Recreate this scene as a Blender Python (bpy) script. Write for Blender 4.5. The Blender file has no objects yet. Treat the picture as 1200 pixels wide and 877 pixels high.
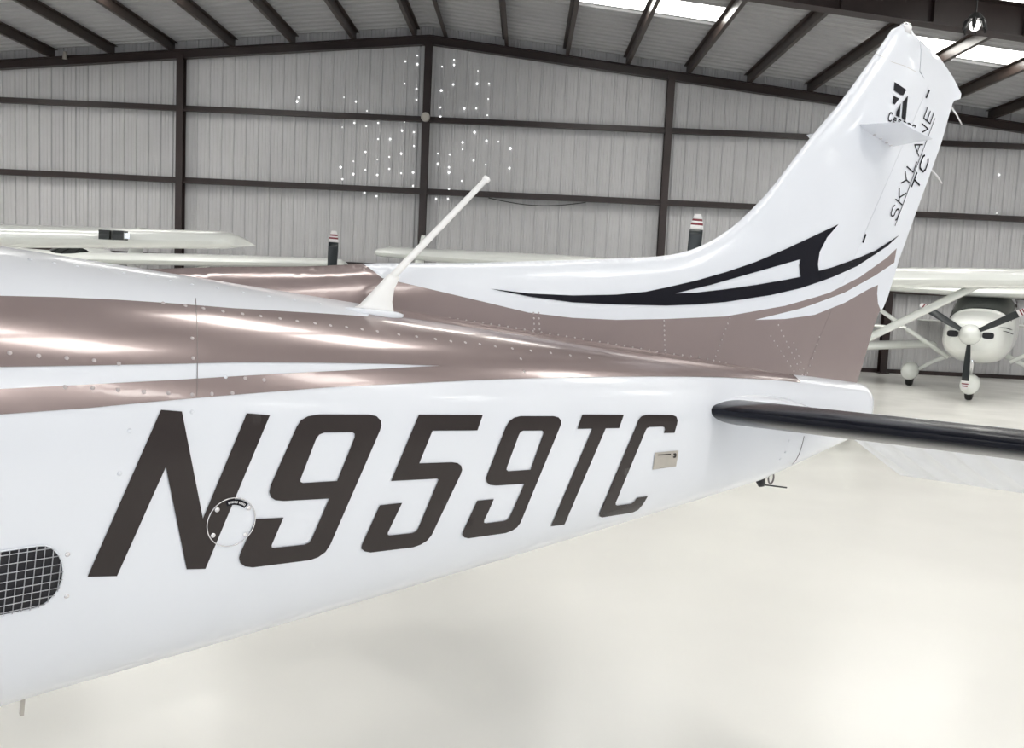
import bpy, bmesh, math, random
from mathutils import Vector, Matrix
from mathutils.geometry import delaunay_2d_cdt
random.seed(7)
S = bpy.context.scene
COL = S.collection

# ------------------------------------------------------------------ camera
FPX, EYE = 1072.0, 1.8
pitch, roll, yaw = math.atan(106/FPX), math.atan(.0475), math.atan(10/FPX)
fw = Vector((-math.sin(yaw)*math.cos(pitch), math.cos(yaw)*math.cos(pitch), -math.sin(pitch)))
rx = Vector((math.cos(yaw), math.sin(yaw), 0)); up0 = rx.cross(fw)
cr = rx*math.cos(roll)+up0*math.sin(roll); cu = -rx*math.sin(roll)+up0*math.cos(roll)
cam = bpy.data.objects.new('camera', bpy.data.cameras.new('camera')); COL.objects.link(cam)
cam.matrix_world = Matrix(((cr.x, cu.x, -fw.x, 0), (cr.y, cu.y, -fw.y, 0), (cr.z, cu.z, -fw.z, EYE), (0, 0, 0, 1)))
cam.data.sensor_fit = 'HORIZONTAL'; cam.data.sensor_width = 36; cam.data.lens = FPX/1200*36
cam.data.clip_start = .05; cam.data.clip_end = 200
S.camera = cam

# ------------------------------------------------------------------ sky, lights, exposure
W = bpy.data.worlds.new('sky'); S.world = W; W.use_nodes = True
W.node_tree.nodes['Background'].inputs[0].default_value = (.86, .93, 1, 1)
W.node_tree.nodes['Background'].inputs[1].default_value = 2.0
def area_light(name, loc, rot, sx, sy, power, color=(1, 1, 1)):
    l = bpy.data.lights.new(name, 'AREA'); l.shape = 'RECTANGLE'; l.size = sx; l.size_y = sy
    l.energy = power; l.color = color
    o = bpy.data.objects.new(name, l); COL.objects.link(o); o.location = loc; o.rotation_euler = rot
    return o
area_light('door_daylight', (-2.6, -11.6, 2.9), (math.radians(90), 0, 0), 28, 5.4, 250, (.95, .97, 1))
S.view_settings.view_transform = 'Standard'; S.view_settings.look = 'None'
S.view_settings.exposure = -.15; S.view_settings.gamma = 1
S.view_settings.use_curve_mapping = False
SKYLIGHT = 11.0

# ------------------------------------------------------------------ materials
def mat(name, col, rough=.5, metal=0., coat=0., var=0., scale=8., bump=0., emit=0., spec=.5, bscale=None):
    m = bpy.data.materials.new(name); m.use_nodes = True
    nt = m.node_tree; b = nt.nodes['Principled BSDF']
    b.inputs['Base Color'].default_value = (*col, 1); b.inputs['Roughness'].default_value = rough
    b.inputs['Metallic'].default_value = metal; b.inputs['Coat Weight'].default_value = coat
    b.inputs['Coat Roughness'].default_value = .04
    b.inputs['Specular IOR Level'].default_value = spec
    if var or bump:
        tc = nt.nodes.new('ShaderNodeTexCoord'); n = nt.nodes.new('ShaderNodeTexNoise')
        n.inputs['Scale'].default_value = scale; n.inputs['Detail'].default_value = 4
        nt.links.new(tc.outputs['Object'], n.inputs['Vector'])
        if var:
            r = nt.nodes.new('ShaderNodeValToRGB')
            r.color_ramp.elements[0].position = .3; r.color_ramp.elements[1].position = .7
            r.color_ramp.elements[0].color = (*[c*(1-var) for c in col], 1)
            r.color_ramp.elements[1].color = (*[min(1, c*(1+var)) for c in col], 1)
            nt.links.new(n.outputs['Fac'], r.inputs['Fac']); nt.links.new(r.outputs['Color'], b.inputs['Base Color'])
        if bump:
            n2 = nt.nodes.new('ShaderNodeTexNoise'); n2.inputs['Scale'].default_value = bscale or scale
            nt.links.new(tc.outputs['Object'], n2.inputs['Vector'])
            bp = nt.nodes.new('ShaderNodeBump'); bp.inputs['Strength'].default_value = bump; bp.inputs['Distance'].default_value = .01
            nt.links.new(n2.outputs['Fac'], bp.inputs['Height']); nt.links.new(bp.outputs['Normal'], b.inputs['Normal'])
    if emit:
        b.inputs['Emission Color'].default_value = (*col, 1); b.inputs['Emission Strength'].default_value = emit
    return m
M_WHITE = mat('gloss_white_paint', (.745, .765, .815), .24, coat=.3, var=.015, scale=3)
M_TAUPE = mat('metallic_taupe_paint', (.30, .238, .232), .19, metal=.35, coat=.5, var=.03, scale=5)
M_BLACK = mat('black_vinyl', (.007, .007, .012), .25, spec=.15, var=.1)
M_LETTER = mat('dark_brown_vinyl', (.034, .027, .026), .22, spec=.28, var=.06, scale=4)
M_BOOT = mat('black_rubber_boot', (.006, .007, .013), .24, coat=.05, spec=.22, var=.1)
M_RIVET = mat('rivet_paint', (.46, .41, .41), .22, coat=.6, var=.03)
M_PLATE = mat('brushed_plate', (.46, .43, .39), .35, metal=.4, var=.05, scale=30)
M_DARK = mat('painted_void_black', (.006, .006, .010), .5, var=.2)  # near-black that paints shaded openings dark; the tie-down itself is black
M_STEELW = mat('wire_steel', (.42, .42, .45), .35, metal=.6, var=.05)
M_SCREW = mat('screw_steel', (.75, .73, .74), .25, metal=.5, var=.03)
M_SEAM = mat('seam_dark_grey', (.17, .15, .15), .5, var=.05)  # dark grey for the skin joint lines and tie-down ring
M_OFFW = mat('offwhite_plane_paint', (.80, .82, .79), .25, coat=.4, var=.02, scale=2)
M_GLASS = mat('tinted_window', (.012, .015, .014), .06, coat=.5, var=.1)
M_PROP = mat('propeller_black', (.012, .017, .020), .3, var=.1)
M_ANT = mat('antenna_white', (.88, .87, .86), .4, var=.01)
M_RED = mat('stripe_red', (.22, .03, .045), .35, var=.03)
M_TIPW = mat('tip_white', (.78, .76, .77), .35, var=.02)
M_TYRE = mat('tyre_rubber', (.015, .015, .015), .7, var=.1)
M_CHROME = mat('polished_metal', (.7, .7, .72), .15, metal=1, var=.03)
M_STEEL = mat('red_oxide_steel', (.024, .0135, .0125), .42, var=.25, scale=2, bump=.1)
M_PURLIN = mat('oxide_purlin', (.040, .027, .022), .38, var=.2, scale=3)
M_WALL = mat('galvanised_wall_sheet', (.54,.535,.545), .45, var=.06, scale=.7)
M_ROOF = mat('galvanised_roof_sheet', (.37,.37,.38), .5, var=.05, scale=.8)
M_SKY = mat('fibreglass_skylight', (1, .99, .95), .5, emit=SKYLIGHT)
M_HOLE = mat('daylight_hole', (1, 1, 1), .5, emit=3.0)
M_CREAM = mat('grey_liner', (.42, .42, .43), .6, var=.04)
M_LAMPB = mat('lamp_black', (.01, .01, .011), .4, var=.1)
M_BULB = mat('lamp_glow', (1, .98, .94), .4, emit=5)
M_CLEAR = mat('beacon_lens', (.82, .80, .80), .08, coat=.6, var=.03)
def floor_mat():
    m = mat('polished_epoxy_floor', (.89, .88, .845), .2, coat=.0, spec=.32, var=.035, scale=.55)
    nt = m.node_tree; b = nt.nodes['Principled BSDF']
    tc = nt.nodes.new('ShaderNodeTexCoord'); n = nt.nodes.new('ShaderNodeTexNoise'); n.inputs['Scale'].default_value = 1.3
    mr = nt.nodes.new('ShaderNodeMapRange'); mr.inputs[3].default_value = .2*.7; mr.inputs[4].default_value = .2*1.5
    nt.links.new(tc.outputs['Object'], n.inputs['Vector']); nt.links.new(n.outputs['Fac'], mr.inputs[0]); nt.links.new(mr.outputs[0], b.inputs['Roughness'])
    return m
M_FLOOR = floor_mat()

# ------------------------------------------------------------------ helpers
def empty(name, loc=(0, 0, 0), rz=0., label=None, cat=None, group=None):
    o = bpy.data.objects.new(name, None); COL.objects.link(o); o.location = loc; o.rotation_euler.z = rz
    o.empty_display_size = .2
    tag(o, label, cat, group); return o
def tag(o, label=None, cat=None, group=None, kind=None):
    if label: o['label'] = label
    if cat: o['category'] = cat
    if group: o['group'] = group
    if kind: o['kind'] = kind
    return o
def mesh_obj(name, V, F, m, parent=None, smooth=True, label=None, kind=None, recalc=True):
    me = bpy.data.meshes.new(name); me.from_pydata([tuple(v) for v in V], [], F)
    if recalc:
        bm = bmesh.new(); bm.from_mesh(me); bmesh.ops.recalc_face_normals(bm, faces=bm.faces); bm.to_mesh(me); bm.free()
    if smooth: me.polygons.foreach_set('use_smooth', [True]*len(me.polygons))
    me.materials.append(m); me.update()
    o = bpy.data.objects.new(name, me); COL.objects.link(o)
    if parent: o.parent = parent
    tag(o, label, kind=kind); return o
class MB:
    def __init__(s): s.V = []; s.F = []
    def add(s, V, F):
        n = len(s.V); s.V += [tuple(v) for v in V]; s.F += [tuple(i+n for i in f) for f in F]; return s
    def box(s, c, d, rot=None):
        x, y, z = d[0]/2, d[1]/2, d[2]/2
        P = [Vector((a*x, b*y, e*z)) for a in (-1, 1) for b in (-1, 1) for e in (-1, 1)]
        if rot is not None: P = [rot @ p for p in P]
        P = [p+Vector(c) for p in P]
        return s.add(P, [(0, 1, 3, 2), (4, 6, 7, 5), (0, 4, 5, 1), (2, 3, 7, 6), (0, 2, 6, 4), (1, 5, 7, 3)])
    def tube(s, pts, r, n=10, caps=True):
        pts = [Vector(p) for p in pts]; rr = r if isinstance(r, (list, tuple)) else [r]*len(pts)
        V = []; F = []
        for i, p in enumerate(pts):
            d = (pts[min(i+1, len(pts)-1)]-pts[max(i-1, 0)]).normalized()
            a = d.cross(Vector((0, 0, 1)));  a = a if a.length > .05 else d.cross(Vector((1, 0, 0)))
            a.normalize(); b = d.cross(a)
            for k in range(n):
                t = 2*math.pi*k/n; V.append(p+(a*math.cos(t)+b*math.sin(t))*rr[i])
        for i in range(len(pts)-1):
            for k in range(n):
                F.append((i*n+k, i*n+(k+1) % n, (i+1)*n+(k+1) % n, (i+1)*n+k))
        if caps: F += [tuple(range(n)), tuple(range((len(pts)-1)*n, len(pts)*n))]
        return s.add(V, F)
    def loft(s, rings, caps=True, closed=True):
        n = len(rings[0]); V = [p for r in rings for p in r]; F = []
        for i in range(len(rings)-1):
            for k in range(n if closed else n-1):
                F.append((i*n+k, i*n+(k+1) % n, (i+1)*n+(k+1) % n, (i+1)*n+k))
        if caps: F += [tuple(range(n)), tuple(range((len(rings)-1)*n, len(rings)*n))]
        return s.add(V, F)
    def tf(s, f): s.V = [f(*v) for v in s.V]; return s
    def build(s, name, m, parent=None, smooth=False, label=None, kind=None):
        return mesh_obj(name, s.V, s.F, m, parent, smooth, label, kind)
def autosmooth(o, ang=35):
    me = o.data; bm = bmesh.new(); bm.from_mesh(me)
    for f in bm.faces: f.smooth = True
    for e in bm.edges:
        if len(e.link_faces) == 2 and e.calc_face_angle(0) > math.radians(ang): e.smooth = False
    bm.to_mesh(me); bm.free(); return o
def inside(px, pz, poly):
    c = False; j = len(poly)-1
    for i in range(len(poly)):
        a, b = poly[i], poly[j]
        if (a[1] > pz) != (b[1] > pz) and px < (b[0]-a[0])*(pz-a[1])/(b[1]-a[1])+a[0]: c = not c
        j = i
    return c
def fill(loops, step, extra=(), lines=()):
    """triangulate the region inside loops (even-odd) with inner grid points"""
    V = []; E = []
    def chain(pl, close):
        n = len(pl); first = len(V)
        for i in range(n if close else n-1):
            a, b = pl[i], pl[(i+1) % n]; k = max(1, int(math.hypot(b[0]-a[0], b[1]-a[1])/step))
            for q in range(k): V.append(Vector((a[0]+(b[0]-a[0])*q/k, a[1]+(b[1]-a[1])*q/k)))
        if not close: V.append(Vector(pl[-1]))
        m = len(V)-first
        for i in range(m-1+(1 if close else 0)): E.append((first+i, first+(i+1) % m))
    for l in loops: chain(l, True)
    for l in lines: chain(l, False)
    xs = [p[0] for p in loops[0]]; zs = [p[1] for p in loops[0]]
    x = min(xs)+step*.37
    ins = lambda a, b: sum(inside(a, b, l) for l in loops) % 2 == 1
    while x < max(xs):
        z = min(zs)+step*.41
        while z < max(zs):
            if ins(x, z): V.append(Vector((x, z)))
            z += step
        x += step
    for p in extra: V.append(Vector(p))
    ov, oe, of = delaunay_2d_cdt(V, E, [], 0, 1e-6)[:3]
    T = []
    for f in of:
        cx = sum(ov[i].x for i in f)/len(f); cz = sum(ov[i].y for i in f)/len(f)
        if ins(cx, cz): T.append(tuple(f))
    return [(v.x, v.y) for v in ov], T

# ------------------------------------------------------------------ surface laws of the foreground airplane
# ---- tail cone section law (local airplane frame: x aft, y port, z up) ----
def cone_par(x):
    t=(x+1.6)/2.1
    w=.42-.30*t
    if t>1: w=.12-.17*(t-1)
    zb=.834+.395*t-.03*max(0,t*(1-t)) if t<1 else .834+.395*t+.30*(t-1)
    zt=1.69-.085*t
    return max(w,.02),zb,zb+(zt-zb)*.55,zt
NT,NB=2.4,2.6
def cone_pt(x,ph,off=0.):
    w,zb,zm,zt=cone_par(x)
    c,s=math.cos(ph),math.sin(ph)
    n,h=(NT,zt-zm) if s>=0 else (NB,zm-zb)
    ac=abs(c)**(2/n); as_=abs(s)**(2/n)
    y=w*ac*(1 if c>=0 else -1); z=zm+h*as_*(1 if s>=0 else -1)
    if off:
        gy=(abs(y)/w)**(n-1)/w*(1 if y>=0 else -1); gz=(abs(z-zm)/h)**(n-1)/h*(1 if z>=zm else -1)
        l=math.hypot(gy,gz) or 1
        y+=off*gy/l; z+=off*gz/l
    return (x,y,z)
def cone_F(x,y,z):
    w,zb,zm,zt=cone_par(x)
    n,h=(NT,zt-zm) if z>zm else (NB,zm-zb)
    return (abs(y)/w)**n+(abs(z-zm)/h)**n-1
def cone_phi(x,y,z):
    w,zb,zm,zt=cone_par(x)
    n,h=(NT,zt-zm) if z>zm else (NB,zm-zb)
    return math.atan2((1 if z>zm else -1)*(abs(z-zm)/h)**(n/2),(1 if y>0 else -1)*(abs(y)/w)**(n/2))
# ---- fin thickness law ----
def seg_dist(px,pz,pl):
    best=1e9
    for (ax,az),(bx,bz) in zip(pl,pl[1:]):
        dx,dz=bx-ax,bz-az
        t=max(0,min(1,((px-ax)*dx+(pz-az)*dz)/(dx*dx+dz*dz+1e-12)))
        best=min(best,math.hypot(px-ax-t*dx,pz-az-t*dz))
    return best
def fin_T(z):
    return .052-.026*max(0,min(1,(z-1.6)/1.2))
def fin_y(x,z,LE,hinge):
    # hinge: line x = h0 + h1*(z-1.575)
    T=fin_T(z); d=seg_dist(x,z,LE); D=.16
    q=min(1,d/D); y=T*math.sqrt(max(0,1-(1-q)**2))
    xh=hinge[0]+hinge[1]*(z-1.575)
    te=hinge[2]+hinge[3]*(z-1.555)
    xs=xh-.12
    if x>xs:
        k=min(1,max(0,(x-xs)/max(.05,te-xs)))
        y*=1-.88*k
    return max(y,.002)

# measured outlines on those surfaces: (x, section angle) on the cone, (x, z) on the fin
LE=[[0.9343,2.8298],[0.9226,2.813],[0.9103,2.7954],[0.8971,2.7766],[0.8829,2.7568],[0.8684,2.7365],[0.8537,2.7163],[0.8392,2.6964],[0.8247,2.6768],[0.8101,2.657],[0.7952,2.637],[0.7801,2.6167],[0.7649,2.5966],[0.7499,2.5767],[0.735,2.5572],[0.7203,2.5382],[0.7056,2.5197],[0.6907,2.5015],[0.6757,2.4837],[0.6607,2.4664],[0.6459,2.4498],[0.6314,2.4336],[0.617,2.4176],[0.6028,2.4015],[0.5885,2.3849],[0.5741,2.3677],[0.5598,2.3502],[0.5454,2.3325],[0.5312,2.3146],[0.517,2.2966],[0.5029,2.2786],[0.4889,2.2607],[0.4748,2.2428],[0.4607,2.2251],[0.4463,2.2075],[0.4315,2.1902],[0.4165,2.173],[0.401,2.1561],[0.3853,2.1395],[0.3692,2.1232],[0.3529,2.1071],[0.3362,2.0912],[0.3191,2.0756],[0.3015,2.0603],[0.2836,2.0455],[0.2652,2.0313],[0.2465,2.0176],[0.2273,2.0046],[0.2078,1.9923],[0.188,1.9806],[0.1679,1.9696],[0.1476,1.9593],[0.1269,1.9498],[0.1058,1.941],[0.0841,1.9331],[0.0617,1.9259],[0.0388,1.9194],[0.0156,1.9136],[-0.0075,1.9083],[-0.0305,1.9035],[-0.0537,1.8991],[-0.0771,1.8948],[-0.101,1.8906],[-0.1254,1.8865],[-0.15,1.8823],[-0.1747,1.8783],[-0.1993,1.8743],[-0.2238,1.8703],[-0.2482,1.8664],[-0.2724,1.8625],[-0.2967,1.8587],[-0.3209,1.855],[-0.3449,1.8513],[-0.3686,1.8476],[-0.392,1.8441],[-0.415,1.8406],[-0.4377,1.8372],[-0.4603,1.8337],[-0.4829,1.8302],[-0.5055,1.8266],[-0.528,1.823],[-0.5503,1.8194],[-0.5725,1.8159],[-0.5946,1.8124],[-0.6167,1.809],[-0.6389,1.8056],[-0.6613,1.8023],[-0.6839,1.7991],[-0.7065,1.7959],[-0.7293,1.7928],[-0.752,1.7897],[-0.7744,1.7867],[-0.7968,1.7837],[-0.8191,1.7808],[-0.8415,1.7778],[-0.864,1.7749],[-0.8866,1.7719],[-0.9093,1.7687],[-0.9323,1.7653],[-0.9557,1.7615],[-0.9799,1.7573],[-1.0048,1.7528],[-1.0301,1.7483],[-1.0557,1.7438],[-1.0811,1.7397],[-1.1064,1.7358],[-1.1314,1.7322],[-1.1562,1.7287],[-1.1806,1.7254],[-1.2046,1.7222],[-1.2281,1.7191],[-1.2513,1.7159],[-1.2743,1.7128],[-1.2974,1.7095],[-1.321,1.7061],[-1.3449,1.7025],[-1.3691,1.6987],[-1.3933,1.6947],[-1.4174,1.6907],[-1.4415,1.6868],[-1.4657,1.6832],[-1.4902,1.68],[-1.5145,1.6771],[-1.5385,1.6745],[-1.562,1.6722],[-1.585,1.67]]
HINGE=[0.6457,0.4637,0.9905,0.3244]
HORN=[[0.9343,2.8298],[0.9875,2.862],[1.0322,2.8681],[1.057,2.8507],[1.085,2.843]]
HORN_R=[[1.0864,2.8373],[1.1076,2.8368],[1.2336,2.8076],[1.3289,2.762],[1.3982,2.7146],[1.3972,2.6951],[1.3605,2.6803],[1.35,2.6652]]
HORN_F=[[1.0864,2.8373],[1.0879,2.7171],[1.175,2.6893]]
RUD_TE=[[1.3519,2.6688],[1.3082,2.5001],[1.2122,2.232],[1.1506,2.0589],[1.111,1.9093],[1.0921,1.8665],[1.0679,1.8484],[1.0464,1.7838],[1.0173,1.6629],[0.9899,1.5583]]
LETTERS={"N":[[-1.4886,0.272],[-1.4514,0.2637],[-1.4463,0.2091],[-1.4409,0.1567],[-1.4353,0.1067],[-1.4293,0.06],[-1.4232,0.0186],[-1.4168,-0.0062],[-1.4103,-0.0317],[-1.4037,-0.0645],[-1.3969,-0.1025],[-1.3901,-0.0676],[-1.3831,-0.0366],[-1.376,-0.0109],[-1.3688,0.0095],[-1.3615,0.0478],[-1.3539,0.0932],[-1.346,0.143],[-1.3377,0.1966],[-1.329,0.2537],[-1.2822,0.2428],[-1.2914,0.184],[-1.3001,0.1289],[-1.3083,0.0781],[-1.3162,0.0328],[-1.3239,-0.0004],[-1.3314,-0.0217],[-1.3388,-0.0514],[-1.3461,-0.086],[-1.3532,-0.1242],[-1.36,-0.1657],[-1.3666,-0.2103],[-1.373,-0.258],[-1.379,-0.309],[-1.4151,-0.2934],[-1.4235,-0.2345],[-1.4315,-0.1813],[-1.4391,-0.1332],[-1.4463,-0.09],[-1.4534,-0.052],[-1.4603,-0.0203],[-1.4671,0.0008],[-1.4737,0.0381],[-1.4813,0.0036],[-1.4888,-0.0144],[-1.4963,-0.04],[-1.5036,-0.0702],[-1.5108,-0.1038],[-1.5179,-0.1403],[-1.5248,-0.1794],[-1.5316,-0.221],[-1.5382,-0.2653],[-1.563,-0.2555],[-1.5872,-0.2462],[-1.5814,-0.2078],[-1.5755,-0.1715],[-1.5694,-0.1371],[-1.5633,-0.1049],[-1.557,-0.0748],[-1.5507,-0.0474],[-1.5443,-0.0233],[-1.5378,-0.0042],[-1.5313,0.0159],[-1.5246,0.0496],[-1.5179,0.0881],[-1.5109,0.1301],[-1.5037,0.1748],[-1.4963,0.2221]],"9":[[-1.177,0.2447],[-1.1489,0.2437],[-1.1202,0.2426],[-1.091,0.2415],[-1.0611,0.2403],[-1.0436,0.23],[-1.0333,0.2052],[-1.0308,0.1753],[-1.0337,0.1467],[-1.0439,0.0873],[-1.0535,0.0347],[-1.0627,-0.0017],[-1.0717,-0.0281],[-1.0805,-0.0639],[-1.089,-0.1052],[-1.0972,-0.1508],[-1.105,-0.2005],[-1.1123,-0.2541],[-1.119,-0.3119],[-1.1274,-0.352],[-1.1418,-0.3743],[-1.1595,-0.3811],[-1.1916,-0.3732],[-1.2229,-0.3658],[-1.2535,-0.3588],[-1.2834,-0.3521],[-1.3009,-0.3372],[-1.3116,-0.313],[-1.3159,-0.2861],[-1.3143,-0.2629],[-1.3073,-0.2162],[-1.3,-0.1724],[-1.2924,-0.1315],[-1.2639,-0.1366],[-1.2348,-0.1421],[-1.2435,-0.1968],[-1.2516,-0.2564],[-1.2505,-0.2667],[-1.2463,-0.2715],[-1.2139,-0.2779],[-1.1806,-0.2848],[-1.1698,-0.2791],[-1.1653,-0.2613],[-1.157,-0.2],[-1.1481,-0.1438],[-1.1388,-0.0928],[-1.1731,-0.0882],[-1.2065,-0.0839],[-1.2391,-0.0799],[-1.2567,-0.0736],[-1.2668,-0.0618],[-1.2714,-0.0456],[-1.2701,-0.0288],[-1.2617,-0.0037],[-1.2531,0.0259],[-1.2442,0.0723],[-1.2349,0.1251],[-1.2251,0.1827],[-1.2168,0.214],[-1.2016,0.2353]],"9h":[[-1.1639,0.1469],[-1.1327,0.1453],[-1.1007,0.1436],[-1.0943,0.1355],[-1.0937,0.1162],[-1.1047,0.0477],[-1.115,-0.0013],[-1.1251,-0.0353],[-1.1638,-0.0328],[-1.2014,-0.0305],[-1.2071,-0.0264],[-1.2076,-0.02],[-1.1992,0.0067],[-1.1905,0.0569],[-1.1813,0.1179],[-1.175,0.1375]],"5":[[-0.9365,0.2365],[-0.9025,0.2349],[-0.8677,0.2331],[-0.832,0.2313],[-0.7956,0.2294],[-0.7582,0.2274],[-0.7721,0.1237],[-0.8153,0.1272],[-0.8574,0.1306],[-0.8984,0.1337],[-0.9128,0.0454],[-0.926,-0.0094],[-0.882,-0.0122],[-0.8366,-0.0154],[-0.8207,-0.0195],[-0.8092,-0.0303],[-0.8051,-0.0462],[-0.8073,-0.0632],[-0.8194,-0.1165],[-0.8309,-0.1766],[-0.8415,-0.2429],[-0.851,-0.3157],[-0.8593,-0.3961],[-0.8683,-0.432],[-0.8837,-0.4516],[-0.9026,-0.4586],[-0.941,-0.4454],[-0.9783,-0.4331],[-1.0146,-0.4216],[-1.0307,-0.4039],[-1.0409,-0.3796],[-1.042,-0.3567],[-1.0337,-0.2823],[-1.0245,-0.2147],[-1.0145,-0.153],[-0.9578,-0.1585],[-0.9703,-0.2318],[-0.9816,-0.3132],[-0.9806,-0.325],[-0.9758,-0.3321],[-0.9158,-0.3483],[-0.9067,-0.3409],[-0.9023,-0.325],[-0.8951,-0.253],[-0.887,-0.1875],[-0.8781,-0.128],[-0.8686,-0.0748],[-0.8725,-0.0701],[-0.9142,-0.0653],[-0.9548,-0.0609],[-0.9943,-0.0568],[-0.9857,-0.0214],[-0.9768,0.0031],[-0.9677,0.0485],[-0.9581,0.1051],[-0.9477,0.1681]],"9b":[[-0.6428,0.2134],[-0.5895,0.2105],[-0.5343,0.2075],[-0.5173,0.1956],[-0.5078,0.1679],[-0.5077,0.1391],[-0.5218,0.052],[-0.5345,-0.0053],[-0.5466,-0.0531],[-0.558,-0.1161],[-0.5683,-0.1893],[-0.5773,-0.2717],[-0.5844,-0.3644],[-0.5892,-0.4704],[-0.5952,-0.5094],[-0.6083,-0.5324],[-0.6279,-0.5415],[-0.668,-0.5261],[-0.707,-0.5118],[-0.7451,-0.4986],[-0.7592,-0.4792],[-0.7684,-0.4516],[-0.7689,-0.4241],[-0.7592,-0.3144],[-0.7472,-0.2185],[-0.6966,-0.2275],[-0.7119,-0.3701],[-0.7106,-0.3877],[-0.7046,-0.398],[-0.6474,-0.4144],[-0.6377,-0.4093],[-0.6323,-0.3875],[-0.6213,-0.2668],[-0.6075,-0.1629],[-0.6535,-0.1541],[-0.6982,-0.1459],[-0.7164,-0.137],[-0.7278,-0.1189],[-0.7311,-0.097],[-0.7288,-0.0775],[-0.7193,-0.0298],[-0.7095,0.0028],[-0.6992,0.0612],[-0.688,0.1349],[-0.6786,0.1749],[-0.6636,0.202]],"9bh":[[-0.6327,0.1063],[-0.5707,0.1004],[-0.5648,0.0892],[-0.5667,0.0702],[-0.5765,0.0043],[-0.5857,-0.0323],[-0.5944,-0.0858],[-0.6658,-0.078],[-0.6717,-0.0696],[-0.6711,-0.0582],[-0.6584,-0.0015],[-0.6448,0.0801],[-0.6403,0.0982]],"T":[[-0.4344,0.2162],[-0.3839,0.2125],[-0.3319,0.2084],[-0.2783,0.204],[-0.2936,0.0842],[-0.3451,0.0896],[-0.3599,0.0072],[-0.3738,-0.0385],[-0.3869,-0.1045],[-0.3987,-0.1829],[-0.409,-0.2722],[-0.417,-0.3735],[-0.422,-0.4907],[-0.4221,-0.6338],[-0.473,-0.6046],[-0.4719,-0.4695],[-0.4665,-0.3571],[-0.4584,-0.2595],[-0.4482,-0.1732],[-0.4365,-0.0974],[-0.4237,-0.034],[-0.4101,0.011],[-0.3956,0.0934],[-0.4497,0.0977]],"C":[[-0.185,0.1993],[-0.1312,0.1929],[-0.0758,0.1859],[-0.0598,0.169],[-0.0526,0.1263],[-0.054,0.0868],[-0.0617,0.0127],[-0.108,0.0184],[-0.1049,0.044],[-0.108,0.065],[-0.1163,0.0734],[-0.1722,0.077],[-0.1815,0.0688],[-0.1858,0.0522],[-0.2006,-0.014],[-0.2145,-0.0802],[-0.2271,-0.1648],[-0.2377,-0.2633],[-0.2455,-0.3767],[-0.2495,-0.5104],[-0.2464,-0.5407],[-0.2385,-0.5599],[-0.1785,-0.5907],[-0.1699,-0.57],[-0.1655,-0.5208],[-0.1183,-0.5386],[-0.1237,-0.6737],[-0.1292,-0.7473],[-0.1473,-0.7728],[-0.215,-0.7265],[-0.2797,-0.6879],[-0.2931,-0.6537],[-0.2993,-0.6116],[-0.3005,-0.5748],[-0.2985,-0.4322],[-0.2919,-0.3136],[-0.2823,-0.2109],[-0.2704,-0.1215],[-0.257,-0.0463],[-0.2426,0.0051],[-0.227,0.0955],[-0.2192,0.1523],[-0.2072,0.185]]}
PLATE=[[-0.1345,-0.0884],[-0.0331,-0.0977],[-0.0311,-0.2437],[-0.1331,-0.2291]]
PLATE_MARK=[[-0.1213,-0.1045],[-0.0658,-0.1137],[-0.0657,-0.1226],[-0.1219,-0.1127]]
PLATE_SYM=[[-0.0549,-0.1143],[-0.044,-0.1149],[-0.0399,-0.1305],[-0.0407,-0.1533],[-0.05,-0.1556],[-0.0552,-0.143],[-0.0477,-0.1347],[-0.0538,-0.1275]]
TAUPE_CONE=[[-2.59,0.7945],[-1.8292,0.7945],[-1.7445,0.83],[-1.655,0.8676],[-1.556,0.9031],[-1.4499,0.9331],[-1.3325,0.9613],[-1.2041,1.0109],[-1.0833,1.0641],[-1.0144,1.0927],[-0.9517,1.45],[-0.9213,1.53],[-0.7972,1.53],[-0.6211,1.53],[-0.4335,1.53],[-0.22,1.53],[-0.0271,1.53],[0.1534,1.53],[0.2211,1.53],[0.4159,1.53],[0.5874,1.53],[0.5984,0.8604],[0.5169,0.869],[0.4227,0.8507],[0.1984,0.7917],[-0.0842,0.6972],[-0.4024,0.6018],[-0.7012,0.52],[-0.9503,0.4529],[-1.1646,0.4016],[-1.2965,0.3641],[-1.464,0.3189],[-1.6094,0.2796],[-1.7393,0.2563],[-1.8194,0.2385],[-2.59,0.2385],[-2.59,0.3345],[-1.8217,0.3345],[-1.7414,0.357],[-1.6107,0.3843],[-1.4642,0.4193],[-1.2954,0.4687],[-1.1226,0.521],[-1.0227,0.5537],[-0.8698,0.6101],[-1.0209,0.5914],[-1.16,0.5698],[-1.3523,0.5349],[-1.4636,0.5063],[-1.6111,0.4744],[-1.7428,0.4506],[-1.8239,0.4364],[-2.59,0.4364]]
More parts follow.
